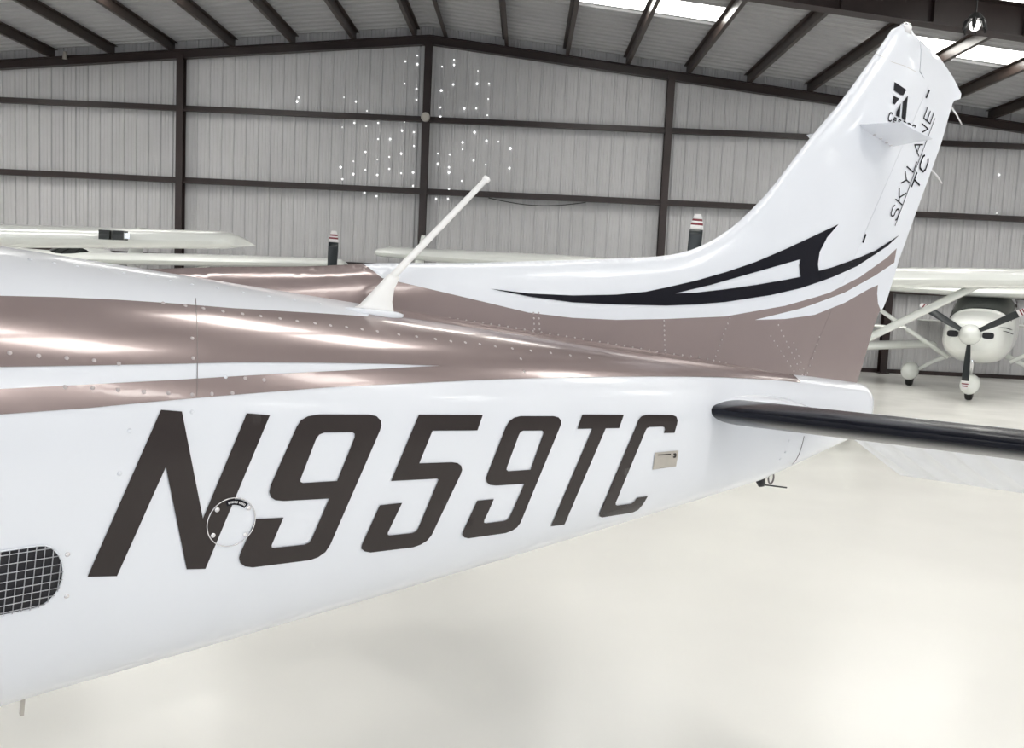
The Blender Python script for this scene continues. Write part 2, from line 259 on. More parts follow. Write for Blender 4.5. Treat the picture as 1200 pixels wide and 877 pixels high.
TAUPE_FIN=[[-0.985,1.775],[-0.9211,1.7313],[-0.842,1.7243],[-0.6776,1.7088],[-0.496,1.6913],[-0.3488,1.6918],[-0.1938,1.7011],[-0.0055,1.7219],[0.242,1.7539],[0.5113,1.8154],[0.7375,1.8841],[0.9059,1.9569],[1.061,2.0453],[1.1195,2.0891],[1.1179,2.0357],[1.0007,1.973],[0.8277,1.8941],[0.5862,1.8134],[0.3777,1.7563],[0.5185,1.7727],[0.6696,1.8016],[0.8374,1.8593],[0.9753,1.9225],[1.0325,1.9444],[1.0358,1.9139],[1.0524,1.8784],[1.0847,1.8504],[1.0833,1.7876],[1.0299,1.5644],[1.0068,1.5319],[0.8461,1.5408],[0.6635,1.5599],[0.4724,1.5563],[0.274,1.5556],[0.0128,1.5962],[-0.1812,1.6094],[-0.389,1.6168],[-0.5824,1.6278],[-0.7569,1.6338],[-0.8879,1.6423],[-1.0249,1.6448],[-1.1446,1.644],[-1.2761,1.6525],[-1.4002,1.6602],[-1.4678,1.6716],[-1.4834,1.6785],[-1.5,1.7],[-1.3,1.74]]
SWOOSH=[[-0.6192,1.7406],[-0.4987,1.7421],[-0.3537,1.753],[-0.2006,1.7725],[-0.0931,1.7928],[-0.0146,1.8143],[0.1037,1.8487],[0.2246,1.8898],[0.3494,1.9379],[0.4807,1.9968],[0.591,2.0489],[0.7309,2.1156],[0.681,2.0649],[0.6504,2.0104],[0.6487,1.9702],[0.6569,1.9484],[0.7323,1.9709],[0.8691,2.0182],[0.9751,2.0597],[1.1173,2.1355],[1.0489,2.0853],[0.8764,1.9923],[0.741,1.9385],[0.5747,1.8801],[0.4344,1.8418],[0.2351,1.7983],[0.1093,1.7771],[-0.0109,1.761],[-0.1989,1.7444],[-0.3528,1.7339],[-0.4985,1.7337]]
SWOOSH_H=[[0.023,1.8009],[0.165,1.8431],[0.3535,1.906],[0.5586,1.9739],[0.5556,1.9538],[0.5683,1.9174],[0.4972,1.899],[0.3599,1.8661],[0.2291,1.8375],[0.1053,1.8128]]
LOGO=[[[0.9477,2.647],[1.0178,2.636],[1.0035,2.6134],[0.9881,2.6115],[0.9478,2.618]],[[0.9482,2.5996],[0.9836,2.5968],[0.9609,2.5708],[0.9494,2.5737]],[[1.0333,2.6195],[1.043,2.5319],[1.0147,2.5365],[1.008,2.5926]],[[0.9958,2.5831],[1.0013,2.5351],[0.9759,2.5348],[0.9767,2.5514]]]
DASH=[[[1.1651,2.6734],[1.1746,2.6726],[1.16,2.6399],[1.1505,2.6407]],[[0.896,2.1085],[0.9048,2.1068],[0.8943,2.0754],[0.8855,2.0771]]]
CAPSEAM=[[0.8532,2.7249],[0.8875,2.7206],[0.9322,2.7128],[0.991,2.7149],[1.0629,2.7116]]
SKYLANE=[["S",[[[1.0577,2.2344],[1.0482,2.2289],[1.0403,2.205],[1.045,2.196],[1.0576,2.1953],[1.0638,2.2016],[1.072,2.2203],[1.0806,2.226],[1.0902,2.2236],[1.095,2.2146],[1.087,2.1904],[1.0774,2.185]]]],["K",[[[1.1051,2.2452],[1.0574,2.2569]],[[1.0709,2.2979],[1.0829,2.2533]],[[1.0802,2.267],[1.1195,2.2889]]]],["Y",[[[1.0778,2.3187],[1.1089,2.335],[1.0922,2.3623]],[[1.1089,2.335],[1.133,2.3295]]]],["L",[[[1.0983,2.3809],[1.1464,2.3702],[1.1594,2.4095]]]],["A",[[[1.1673,2.4332],[1.1262,2.4653],[1.182,2.4776]],[[1.1535,2.4466],[1.162,2.4722]]]],["N",[[[1.1882,2.4965],[1.1397,2.5061],[1.2022,2.5387],[1.1535,2.5479]]]],["E",[[[1.1745,2.6112],[1.1606,2.5692],[1.2093,2.5601],[1.2233,2.6025]],[[1.1848,2.5647],[1.1971,2.6019]]]]]
UNDER=[[1.081,2.1656],[1.1185,2.2691],[1.1579,2.3786],[1.1955,2.4763],[1.2366,2.585]]
TC=[["T",[[[1.1514,2.3195],[1.1717,2.3724]],[[1.1615,2.3459],[1.2029,2.3337]]]],["C",[[[1.2058,2.4436],[1.1962,2.4364],[1.1848,2.4068],[1.1886,2.3926],[1.2135,2.3855],[1.2265,2.395],[1.2379,2.4248],[1.235,2.4355]]]]]
CESS=[["C",[[[0.9574,2.5347],[0.9551,2.5391],[0.9444,2.5392],[0.9388,2.5336],[0.9348,2.5164],[0.9378,2.5106],[0.9485,2.5104],[0.9527,2.5147]]]],["e",[[[0.9642,2.5188],[0.9813,2.5192],[0.9806,2.5277],[0.9696,2.5274],[0.9645,2.5202],[0.964,2.5117],[0.9785,2.5111]]]],["s",[[[1.0132,2.5269],[1.0011,2.5281],[0.9975,2.5223],[1.0092,2.5191],[1.0092,2.5134],[0.9951,2.5109]]]],["s",[[[1.0453,2.5276],[1.033,2.5288],[1.0294,2.523],[1.0412,2.5198],[1.0413,2.514],[1.027,2.5115]]]],["n",[[[1.058,2.512],[1.0615,2.5294]],[[1.0606,2.5251],[1.0705,2.5302],[1.0774,2.5268],[1.0745,2.5123]]]],["a",[[[1.1109,2.5304],[1.098,2.5302],[1.0924,2.5214],[1.0945,2.5127],[1.1076,2.5144]],[[1.111,2.531],[1.1073,2.5129]]]]]
RIVETS=[[-1.7301,0.5182],[-1.6875,0.5111],[-1.6447,0.5077],[-1.6016,0.5017],[-1.5612,0.4928],[-1.6464,0.3704],[-1.6038,0.3689],[-1.5623,0.3616],[-1.5193,0.3559],[-1.4763,0.3519],[-1.4333,0.3454],[-1.3969,0.3515],[-1.3577,0.358],[-1.3704,0.4468],[-1.3319,0.4438],[-1.2941,0.438],[-1.4727,0.923],[-1.4309,0.9248],[-1.3965,0.9214],[-1.358,0.9157],[-1.3182,0.9141],[-1.2806,0.9147],[-1.2386,0.9129],[-1.2013,0.9077],[-1.1607,0.9082],[-1.1252,0.9051],[-1.0864,0.908],[-1.0492,0.9048],[-1.0111,0.9014],[-0.9567,0.8961],[-0.9091,0.8962],[-0.8581,0.892],[-0.8153,0.8878],[-0.7727,0.8938],[-0.7297,0.894],[-0.6835,0.8895],[-0.6303,0.8877],[-0.5695,0.8889],[-0.5034,0.8919],[-0.4358,0.8878],[-0.3689,0.8815],[-1.4288,0.6719],[-1.4303,0.547],[-1.4327,0.2617],[-0.6166,0.7595],[-0.6178,0.6132],[-1.6916,1.2174],[-1.6517,1.2204],[-1.6123,1.2214],[-1.57,1.2249],[-1.5282,1.2261],[-1.485,1.2275],[-1.44,1.2149],[-1.3981,1.211],[-1.3459,1.2112],[-1.2927,1.2027],[-1.2368,1.2026],[-1.1789,1.2024],[-1.1178,1.2117],[-1.5398,0.1826],[-1.5515,0.0274],[0.526,-0.0673],[0.531,-0.2086],[0.5273,-0.3957],[0.511,-0.5105]]
SEAM=[[-1.4055,1.02],[-1.4135,0.8511],[-1.4187,0.6868],[-1.4223,0.5486],[-1.4238,0.4266],[-1.4247,0.3371]]
SEAM_AFT=[[0.6115,-0.1947],[0.6121,-0.3357],[0.6139,-0.5282],[0.6156,-0.7808],[0.61,-0.8931]]
SCREWS=[[-1.6229,-0.1568],[-1.6167,-0.3103]]
COVER=[[-1.3407,-0.1303],[-1.3876,-0.1237],[-1.2903,-0.1252]]
VENT=[[-1.6266,-0.2152],[-1.6667,-0.3346],[-1.6692,-0.1194],[-1.7241,-0.1171],[-1.7151,-0.3271]]
RIVETS_FIN=[[0.2616,1.7505],[0.2553,1.7328],[0.249,1.7152],[0.2427,1.6977],[0.2365,1.6802],[0.2302,1.6627],[0.224,1.6452],[0.2178,1.6278],[0.2116,1.6104],[0.4888,1.7503],[0.5046,1.7335],[0.5205,1.7165],[0.5365,1.6994],[0.5526,1.6822],[0.569,1.6649],[0.5886,1.6475],[0.6084,1.6299],[0.6284,1.6121],[0.6487,1.5942],[0.458,1.7114],[0.4764,1.6966],[0.495,1.6817],[0.5137,1.6667],[0.5326,1.6516],[0.5515,1.6364],[0.5738,1.621],[0.5967,1.6055],[0.6201,1.5898],[0.5735,1.6987],[0.5911,1.6784],[0.6102,1.6579],[0.6294,1.6372],[0.6488,1.6163],[0.6685,1.5952],[0.1847,1.6164],[0.2118,1.6136],[0.2392,1.6107],[0.2669,1.6078],[0.2949,1.6048],[0.3233,1.6018],[0.3519,1.5988],[0.3809,1.5958],[0.4103,1.5927],[0.44,1.5896],[0.47,1.5864],[0.5004,1.5832],[-0.4808,1.6917],[-0.4784,1.6775],[-0.4757,1.6632],[-0.473,1.6489],[-0.4642,1.6934],[-0.4617,1.6791],[-0.459,1.6648],[-0.4563,1.6504],[-0.0115,1.7162],[-0.009,1.702],[-0.0064,1.6877],[-0.0039,1.6735],[-0.0013,1.6592],[0.0013,1.6449],[0.0039,1.6305],[0.0064,1.6162],[0.7143,1.7299],[0.7066,1.7047],[0.699,1.6795],[0.6913,1.6544],[0.6837,1.6294],[0.6761,1.6044],[-1.3999,1.6729],[-1.3831,1.6723],[-1.3662,1.6718],[-1.349,1.6713],[-1.3317,1.6708],[-1.3142,1.6702],[-1.2965,1.6697],[-1.2797,1.6691],[-1.2626,1.6686],[-1.2454,1.668],[-1.228,1.6675],[-1.2105,1.6669],[-1.1927,1.6663],[-1.1748,1.6658],[-1.1556,1.6648],[-1.1361,1.6638],[-1.1164,1.6629],[-1.0965,1.6619],[-1.0764,1.6609],[-1.0561,1.6599],[-1.0356,1.6588],[-1.0148,1.6578],[-0.9941,1.6577],[-0.9731,1.6575],[-0.9519,1.6574],[-0.9304,1.6572],[-0.9086,1.6571],[-0.8866,1.657],[-0.8659,1.6563],[-0.8449,1.6557],[-0.8237,1.655],[-0.8023,1.6543],[-0.7806,1.6536],[-0.7587,1.653],[-0.7348,1.6524],[-0.7106,1.6518],[-0.6861,1.6512],[-0.6613,1.6506],[-0.6361,1.65],[-0.6107,1.6494],[-0.5849,1.6488],[-0.5584,1.6476],[-0.5315,1.6464],[-0.5043,1.6451],[-0.4768,1.6438],[-0.4489,1.6425],[-0.4206,1.6412],[-0.392,1.6399],[-0.3634,1.6387],[-0.3345,1.6375],[-0.3052,1.6363],[-0.2756,1.635],[-0.2455,1.6338],[-0.2151,1.6325],[-0.1842,1.6312],[-0.153,1.6296],[-0.1215,1.628],[-0.0895,1.6264],[-0.0571,1.6248],[-0.0242,1.6231],[0.0091,1.6215],[0.0432,1.621],[0.0777,1.6205],[0.1127,1.62],[0.1482,1.6195]]
ANT_FAIR=[[-1.037,0.13,1.6476],[-1.0356,0.13,1.6536],[-1.0197,0.13,1.6611],[-0.9709,0.13,1.7195],[-0.952,0.13,1.7435],[-0.9251,0.13,1.7389],[-0.9354,0.13,1.7138],[-0.938,0.13,1.6797],[-0.9304,0.13,1.6526],[-0.9227,0.13,1.6434]]
ANT_ROD=[[-0.9422,0.13,1.7348],[-0.7175,0.13,2.0022]]
BLADE=[[0.7874,0.03,2.465],[0.7904,0.1913,2.455],[0.9286,0.2184,2.425],[0.989,0.0307,2.43]]
WICKS=[[[1.3502,0.0,2.6525],[1.4313,0.0,2.6059]],[[1.2754,0.0,2.4046],[1.3572,0.0,2.3684]]]
TIE=[[0.5518,0.0,1.2297],[0.5689,0.0,1.2062],[0.6006,0.0,1.1972],[0.7001,0.0,1.1816],[0.6053,0.0,1.2179]]
PIPE=[[-1.648,0.2,0.8508],[-1.6403,0.2,0.8233]]

# ================================================================== HANGAR
YW, XL, XR, XA, ZA, SL, YF = 23.18, -20.6, 15.4, -2.6, 7.96, .10, -12.0
roofz = lambda x: ZA-SL*abs(x-XA)
floor = MB().box(((XL+XR)/2, (YW+YF)/2, -.1), (XR-XL, YW-YF, .2)).build('floor', M_FLOOR); tag(floor, kind='structure')
# outside sheets
def gable(name, y, th, door=None):
    b = MB()
    xs = [XL, XA, XR]
    if not door:
        V = [(x, y+dy, z) for dy in (0, th) for x, z in ((XL, 0), (XR, 0), (XR, roofz(XR)+.1), (XA, ZA+.1), (XL, roofz(XL)+.1))]
        b.add(V, [(0, 1, 2, 3, 4), (9, 8, 7, 6, 5)]+[(i, i+5, (i+1) % 5+5, (i+1) % 5) for i in range(5)])
    else:
        x0, x1, h = door
        b.box(((XL+x0)/2, y, roofz(XL)/2), (x0-XL, th, roofz(XL)))
        b.box(((XR+x1)/2, y, roofz(XL)/2), (XR-x1, th, roofz(XR)))
        b.box(((x0+x1)/2, y, (h+roofz(XL))/2), (x1-x0, th, roofz(XL)-h))
        V = [(x, y+dy, z) for dy in (-th/2, th/2) for x, z in ((XL, roofz(XL)), (XR, roofz(XR)), (XA, ZA+.1))]
        b.add(V, [(0, 1, 2), (5, 4, 3), (0, 3, 4, 1), (1, 4, 5, 2), (2, 5, 3, 0)])
    o = b.build(name, M_WALL); tag(o, kind='structure'); return o
wall_back = gable('wall_back', YW+.06, .1)
wall_front = gable('wall_front', YF, .1, door=(-17, 12, 5.7))
for nm, x in (('wall_left', XL-.05), ('wall_right', XR+.05)):
    o = MB().box((x, (YW+YF)/2, roofz(XL)/2), (.1, YW-YF, roofz(XL))).build(nm, M_WALL); tag(o, kind='structure')
b = MB()
V = [(x, y, z+dz) for dz in (.05, .12) for y in (YF-.1, YW+.2) for x, z in ((XL-.1, roofz(XL)), (XA, ZA), (XR+.1, roofz(XR)))]
b.add(V, [(0, 1, 4, 3), (1, 2, 5, 4), (6, 9, 10, 7), (7, 10, 11, 8), (0, 3, 9, 6), (2, 8, 11, 5), (0, 6, 7, 1), (1, 7, 8, 2), (3, 4, 10, 9), (4, 5, 11, 10)])
ceiling = b.build('ceiling', M_ROOF); tag(ceiling, kind='structure')
# corrugated profile for one sheet .915 wide : three ribs with two small beads in every pan
PW = .915
prof = []
for k in range(3):
    u = k*.305
    prof += [(u, 0), (u+.02, .034), (u+.055, .034), (u+.075, 0), (u+.135, 0), (u+.142, .006), (u+.156, .006), (u+.163, 0), (u+.223, 0), (u+.23, .006), (u+.244, .006), (u+.251, 0)]
prof.append((PW, 0))
n = int((XR-XL)/PW)+1
for i in range(n):                                              # back wall sheets
    x0 = XL+i*PW
    V = []; F = []
    for u, d in prof:
        x = min(x0+u, XR)
        V += [(x, YW-d+.012, 0.02), (x, YW-d+.012, roofz(x)+.03)]
    for k in range(len(prof)-1): F.append((2*k, 2*k+2, 2*k+3, 2*k+1))
    mesh_obj('wall_panel', V, F, M_WALL, wall_back, smooth=False, recalc=False)
COLX = (-20.3, -14.65, -8.68, -2.62, 3.33, 9.05, 15.0)
for x in COLX:                                                  # end-wall columns (channel with two flanges)
    zt = roofz(x)-.36; bb = MB()
    bb.box((x, YW-.30, zt/2), (.17, .016, zt)); bb.box((x, YW-.10, zt/2), (.17, .016, zt)); bb.box((x+(.0), YW-.2, zt/2), (.016, .2, zt))
    bb.box((x, YW-.2, .012), (.26, .3, .024))
    bb.build('steel_column', M_STEEL, wall_back)
for z in (2.07, 3.97, 5.72):                                    # girts, z-section with lips
    for a, c in zip(COLX, COLX[1:]):
        bb = MB(); L = c-a-.02; xm = (a+c)/2
        bb.box((xm, YW-.09, z+.07), (L, .13, .012)); bb.box((xm, YW-.15, z), (L, .012, .15)); bb.box((xm, YW-.2, z-.07), (L, .11, .012)); bb.box((xm, YW-.255, z-.05), (L, .01, .05))
        bb.build('wall_girt', M_STEEL, wall_back)
MB().box(((XL+XR)/2, YW-.05, .05), (XR-XL, .06, .10)).build('base_angle', M_STEEL, wall_back)
def slope_beam(y, x0, x1, drop, depth, fl, tw, name, par):
    bb = MB()
    for zo, th in ((0, .016), (-depth, .016)):
        V = []
        for x in (x0, x1):
            z = roofz(x)-drop+zo
            for dy in (-fl/2, fl/2):
                for dz in (0, -th): V.append((x, y+dy, z+dz))
        bb.add(V, [(0, 1, 3, 2), (4, 6, 7, 5), (0, 4, 5, 1), (2, 3, 7, 6), (0, 2, 6, 4), (1, 5, 7, 3)])
    V = []
    for x in (x0, x1):
        for dy in (-tw/2, tw/2):
            for dz in (0, -depth): V.append((x, y+dy, roofz(x)-drop+dz))
    bb.add(V, [(0, 1, 3, 2), (4, 6, 7, 5), (0, 4, 5, 1), (2, 3, 7, 6), (0, 2, 6, 4), (1, 5, 7, 3)])
    if depth > .4:
        k = int(abs(x1-x0)/1.5)
        for i in range(1, k):
            x = x0+(x1-x0)*i/k; bb.box((x, y, roofz(x)-drop-depth/2), (.012, fl*.9, depth))
    return bb.build(name, M_STEEL, par)
for x0, x1 in ((XL, XA), (XA, XR)):
    slope_beam(YW-.2, x0, x1, .24, .20, .18, .02, 'end_rafter', ceiling)
    for yf in (15.5, 15.5-7.7, 15.5-15.4):
        slope_beam(yf, x0, x1, .24, .50, .28, .02, 'roof_frame', ceiling)
for sgn in (-1, 1):                                              # purlins
    k = 0
    while True:
        x = XA+sgn*(.35+1.49*k); k += 1
        if x < XL+.2 or x > XR-.2: break
        z = roofz(x); bb = MB(); ym = (YW+YF)/2; L = YW-YF-.1
        bb.box((x, ym, z-.13), (.012, L, .21)); bb.box((x-.04*sgn, ym, z-.028), (.08, L, .012)); bb.box((x+.04*sgn, ym, z-.232), (.08, L, .012)); bb.box((x+.078*sgn, ym, z-.218), (.008, L, .03))
        bb.build('roof_purlin', M_PURLIN, ceiling)
ny = int((YW-YF)/PW)+1
SKYROWS = (4, 7, 11, 15, 20, 24, 28)  # first row is real; the rest are unseen rows added to brighten the hall
for sgn in (-1, 1):
    for i in range(ny):
        y1 = YW-.15-i*PW
        if y1-PW < YF: continue
        sky = i in SKYROWS
        segs = [(0, 18.1)] if not sky else [(0, 3.33), (3.33, 6.31), (6.31, 9.29), (9.29, 12.27), (12.27, 15.25), (15.25, 18.1)]
        for q, (s0, s1) in enumerate(segs):
            V = []; F = []
            for u, d in prof:
                for s_ in (s0, s1):
                    x = XA+sgn*s_; x = max(XL, min(XR, x)); V.append((x, y1-u, roofz(x)+.03-d*1.35))
            for k in range(len(prof)-1): F.append((2*k, 2*k+2, 2*k+3, 2*k+1))
            lit = sky and q % 2 == 1
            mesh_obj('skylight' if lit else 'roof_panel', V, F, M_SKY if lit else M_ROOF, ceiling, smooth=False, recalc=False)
# pinholes of daylight along the rib lines
holes = [(475,72),(489,65),(489,75),(474,98),(488,104),(488,117),(403,114),(417,119),(430,130),(415,144),(401,149),(429,148),(443,144),(474,142),(518,78),(532,70),(532,76),(517,106),(531,99),(516,126),(516,137),(560,83),(559,98),(573,98),(572,116),(571,135),(558,127),(544,127),(443,163),(457,163),(471,153),(485,155),(428,178),(414,189),(442,187),(456,184),(470,180),(485,171),(428,199),(442,205),(456,198),(470,203),(484,202),(414,204),(484,218),(427,226),(441,230),(556,155),(570,165),(584,166),(598,174),(513,180),(527,181),(542,167),(542,175),(555,188),(569,193),(597,197),(513,192),(526,196),(526,202),(541,212),(526,222),(511,233),(525,233),(350,114),(348,119),(399,196),(401,210),(1171,205),(1168,250)]
bb = MB()
for px, py in holes:
    d = cr*((px-600)/FPX)-cu*((py-438.5)/FPX)+fw; t = (YW-.045)/d.y; p = Vector((0, 0, EYE))+d*t
    r = random.uniform(.012, .026)
    bb.tube([(p.x, YW-.03, p.z), (p.x, YW-.04, p.z)], r, 8)
bb.build('daylight_pinhole', M_HOLE, wall_back, kind='stuff')
# small fittings
o = MB().tube([(-2.62, YW-.34, 5.74), (-2.62, YW-.42, 5.74)], .11, 16).build('junction_box', M_PLATE); tag(o, 'round grey junction box on the centre column of the back wall', 'junction box')
pts = [(.2+2.4*t, YW-.32, 3.87-.13*math.sin(math.pi*t)) for t in [i/16 for i in range(17)]]
pts = [(x-1.2, y, z) for x, y, z in pts]
o = MB().tube(pts, .012, 6).build('drooping_cable', M_LAMPB); tag(o, 'thin black cable sagging below the middle girt of the back wall', 'cable')
o = MB().tube([(-11.45, YW-.42, 6.72), (-11.45, YW-.42, 6.90)], [.06, .035], 12).build('bulb_fitting', M_PLATE); tag(o, 'small grey bulb fitting under the left end rafter', 'lamp')

def high_bay(name, loc, label, power, r=.16):
    root = empty(name, loc, 0, label, 'lamp')
    b2 = MB(); b2.tube([(0, 0, 0), (0, 0, .10)], [.135, .06], 14); b2.tube([(0, 0, .1), (0, 0, roofz(loc[0])-loc[2])], .012, 8); b2.build('housing', M_LAMPB, root)
    for k in range(6):
        a = k*math.pi/3
        b2 = MB(); pts = [(math.cos(a)*q, math.sin(a)*q, z) for q, z in ((.07, .03), (.13, -.03), (.155, -.12), (.15, -.17))]
        b2.tube(pts, [.034, .034, .026, .016], 6).build('cage_arm', M_LAMPB, root, smooth=True)
    b2 = MB(); rings = []
    for i in range(9):
        t = math.pi*(i+.5)/9; rings.append([(.075*math.sin(t)*math.cos(2*math.pi*k/14), .075*math.sin(t)*math.sin(2*math.pi*k/14), -.07+.075*math.cos(t)) for k in range(14)])
    b2.loft(rings).build('globe', M_BULB, root, smooth=True)
    l = bpy.data.lights.new(name+'_light', 'AREA'); l.shape = 'DISK'; l.size = .35; l.energy = power; l.color = (1, .97, .92)
    lo = bpy.data.objects.new('lamp_light', l); COL.objects.link(lo); lo.parent = root; lo.location = (0, 0, -.25)
    return root, lo
# ================================================================== GENERIC LIGHT AIRPLANE
FUS = [(.10, .98, 1.46, .30), (.22, .92, 1.54, .42), (.5, .84, 1.60, .50), (1.1, .74, 1.66, .56), (1.7, .68, 1.72, .59), (1.95, .67, 1.86, .60), (2.2, .66, 2.02, .60), (2.45, .66, 2.13, .60),
       (3.0, .66, 2.16, .60), (3.7, .68, 2.14, .59), (4.3, .74, 2.06, .55), (4.9, .84, 1.93, .48), (5.6, .97, 1.80, .40)]
FTAIL = [(6.4, 1.08, 1.70, .28), (7.2, 1.2, 1.62, .16), (7.8, 1.32, 1.55, .06)]
def fus_at(x, secs):
    for a, c in zip(secs, secs[1:]):
        if x <= c[0]:
            t = max(0, (x-a[0])/(c[0]-a[0])); return [a[i]+(c[i]-a[i])*t for i in range(1, 4)]
    return list(secs[-1][1:])
def fus_pt(x, ph, secs, off=0.):
    zb, zt, w = fus_at(x, secs); zm = (zb+zt)/2; h = (zt-zb)/2; n = 2.7
    c, s = math.cos(ph), math.sin(ph)
    return (x, (w+off)*abs(c)**(2/n)*(1 if c >= 0 else -1), zm+(h+off)*abs(s)**(2/n)*(1 if s >= 0 else -1))
def fus_patch(name, x0, x1, p0, p1, secs, m, root, tf, off=.008, nx=8, npp=14):
    b = MB(); rings = [[fus_pt(x0+(x1-x0)*i/nx, p0+(p1-p0)*k/npp, secs, off) for k in range(npp+1)] for i in range(nx+1)]
    inner = [[fus_pt(x0+(x1-x0)*i/nx, p0+(p1-p0)*k/npp, secs, off-.012) for k in range(npp+1)] for i in range(nx+1)]
    b.loft(rings, caps=False, closed=False); b.loft(inner, caps=False, closed=False)
    b.tf(tf); return b.build(name, m, root, smooth=True)
def foil(c, th, n=11, camber=.02):
    """ring of (chordwise, z) from trailing edge over the top to the trailing edge below"""
    up = []; lo = []
    for i in range(n+1):
        u = .5*(1+math.cos(math.pi*i/n))
        t = 5*th*(.2969*math.sqrt(u)-.1260*u-.3516*u*u+.2843*u**3-.1036*u**4); cz = camber*4*u*(1-u)
        up.append((u*c, (cz+t)*c)); lo.append((u*c, (cz-t)*c))
    return up+lo[::-1][1:]
def lift(name, secs, m, root, tf, th=.12, camber=.02):
    """secs: (y, xle, z, chord, thickness factor)"""
    b = MB(); b.loft([[(xl+u, y, z+w*k) for u, w in foil(c, th, camber=camber)] for y, xl, z, c, k in secs]); b.tf(tf)
    return autosmooth(b.build(name, m, root), 50)
def wheel(root, x, y, r, tf, pant=True, name='main_wheel'):
    b = MB(); rings = []
    for dy, rr in ((-.07, r*.72), (-.06, r*.93), (-.025, r), (.025, r), (.06, r*.93), (.07, r*.72)):
        rings.append([(x+rr*math.cos(t), y+dy, r+rr*math.sin(t)) for t in [2*math.pi*k/22 for k in range(22)]])
    b.loft(rings).tf(tf); w = b.build(name, M_TYRE, root, smooth=True)
    if pant:
        b = MB(); rings = []
        for i in range(13):
            t = i/12; X = x-.36+.98*t; q = math.sin(math.pi*min(1, t*1.0)**.62)**.7 if 0 < t < 1 else .02
            zc = r+.10+.10*t; rings.append([(X, y+.18*q*math.cos(a), max(r*.38, zc-.03+.19*q*math.sin(a))) for a in [2*math.pi*k/16 for k in range(16)]])
        b.loft(rings).tf(tf); b.build('wheel_pant', M_OFFW if root.get('label', '').find('taupe') < 0 else M_WHITE, root, smooth=True)
    return w
def airplane(root, tf=lambda x, y, z: (x, y, z), hub=1.28, body=M_OFFW, low=False, tail=True, prop=True, pr=1.0, blade0=90., span=5.45,
             length=7.8, wing_z=2.05, secs=None, light=False, stripes=True, wx=1.95, prop_white=1.0):
    fs = list(secs) if secs else FUS+[(5.6+(x-5.6)*(length-5.6)/2.2, a, c, w) for x, a, c, w in FTAIL]
    lift_cowl = hub-1.28
    fs = [(x, a+lift_cowl*max(0, 1-x/3.5), c+lift_cowl*max(0, 1-x/2.0), w) for x, a, c, w in fs]
    if low: fs = [(x, a-.05, c-.22*(1 if 1.9 < x < 5 else 0), w) for x, a, c, w in fs]
    if tail or not secs:
        xs = sorted({round(s[0], 3) for s in fs}); xs = sorted(set(xs+[(a+c)/2 for a, c in zip(xs, xs[1:])]))
        b = MB(); b.loft([[fus_pt(x, 2*math.pi*k/40, fs) for k in range(40)] for x in xs]).tf(tf); b.build('fuselage', body, root, smooth=True)
    ws = fus_patch('windshield', 1.74, 2.42, math.radians(28), math.radians(152), fs, M_GLASS, root, tf)
    for sg in (0, 1):
        f_ = (lambda p: p) if not sg else (lambda p: math.pi-p)
        fus_patch('side_window', 2.5, 3.25, f_(math.radians(14)), f_(math.radians(52)), fs, M_GLASS, root, tf)
        fus_patch('side_window', 3.36, 4.05, f_(math.radians(14)), f_(math.radians(50)), fs, M_GLASS, root, tf)
    # wing
    dih = math.tan(math.radians(1.8 if not low else 4.5)); zr = wing_z if not low else wing_z-1.23
    c0 = 1.6 if not low else 1.35
    def wsec(y, c, k=1., dx=0.): return (y, wx+dx+(0 if abs(y) < 2.7 else (abs(y)-2.7)*.055), zr+abs(y)*dih, c, k)
    half = [wsec(.0, c0), wsec(2.6, c0 if not low else 1.2), wsec(span-.22, 1.14), wsec(span-.09, 1.06, 1., .03), wsec(span-.03, .97, .9, .07), wsec(span, .84, .62, .14)]
    full = [(-y, *r) for y, *r in half[::-1]][:-1]+half
    wg = lift('wing', full, body, root, tf, th=.15, camber=.025)
    if light:
        b = MB(); y0 = -4.56
        for i in range(2): b.box((wx+.055, y0+i*.13, zr+abs(y0)*dih+.032), (.09, .10, .085)).tf(lambda *v: v)
        b.tf(tf); b.build('landing_light', M_GLASS, wg, label='dark glazed landing light in the leading edge')
        MB().box((wx+.005, y0-.09, zr+abs(y0)*dih+.03), (.02, .05, .05)).tf(tf).build('lamp_reflector', M_CHROME, wg)
    if not low:
        for sg in (-1, 1):
            b = MB(); A = Vector((2.35, sg*.56, .70)); B = Vector((2.5, sg*2.75, zr+2.75*dih-.04))
            d = (B-A).normalized(); nx = Vector((1, 0, 0)); nz = d.cross(nx).normalized()
            b.loft([[p+nx*.085*math.cos(t)+nz*.046*math.sin(t) for t in [2*math.pi*k/12 for k in range(12)]] for p in (A, A+(B-A)*.5, B)]).tf(tf)
            b.build('wing_strut', body, root, smooth=True)
            MB().box(tuple(B-Vector((0, 0, .01))), (.22, .12, .07)).tf(tf).build('strut_fairing', body, root)
    # gear
    for sg in (-1, 1):
        wheel(root, 3.0, sg*1.36, .22, tf)
        MB().tube([(2.95, sg*.45, .80), (2.97, sg*.9, .58), (3.0, sg*1.27, .32)], [.06, .045, .035], 10).tf(tf).build('gear_leg', body, root, smooth=True)
    wheel(root, .95, 0, .20, tf, name='nose_wheel')
    MB().tube([(.95, 0, .42), (.85, 0, .95)], [.035, .045], 12).tf(tf).build('nose_strut', M_CHROME, root, smooth=True)
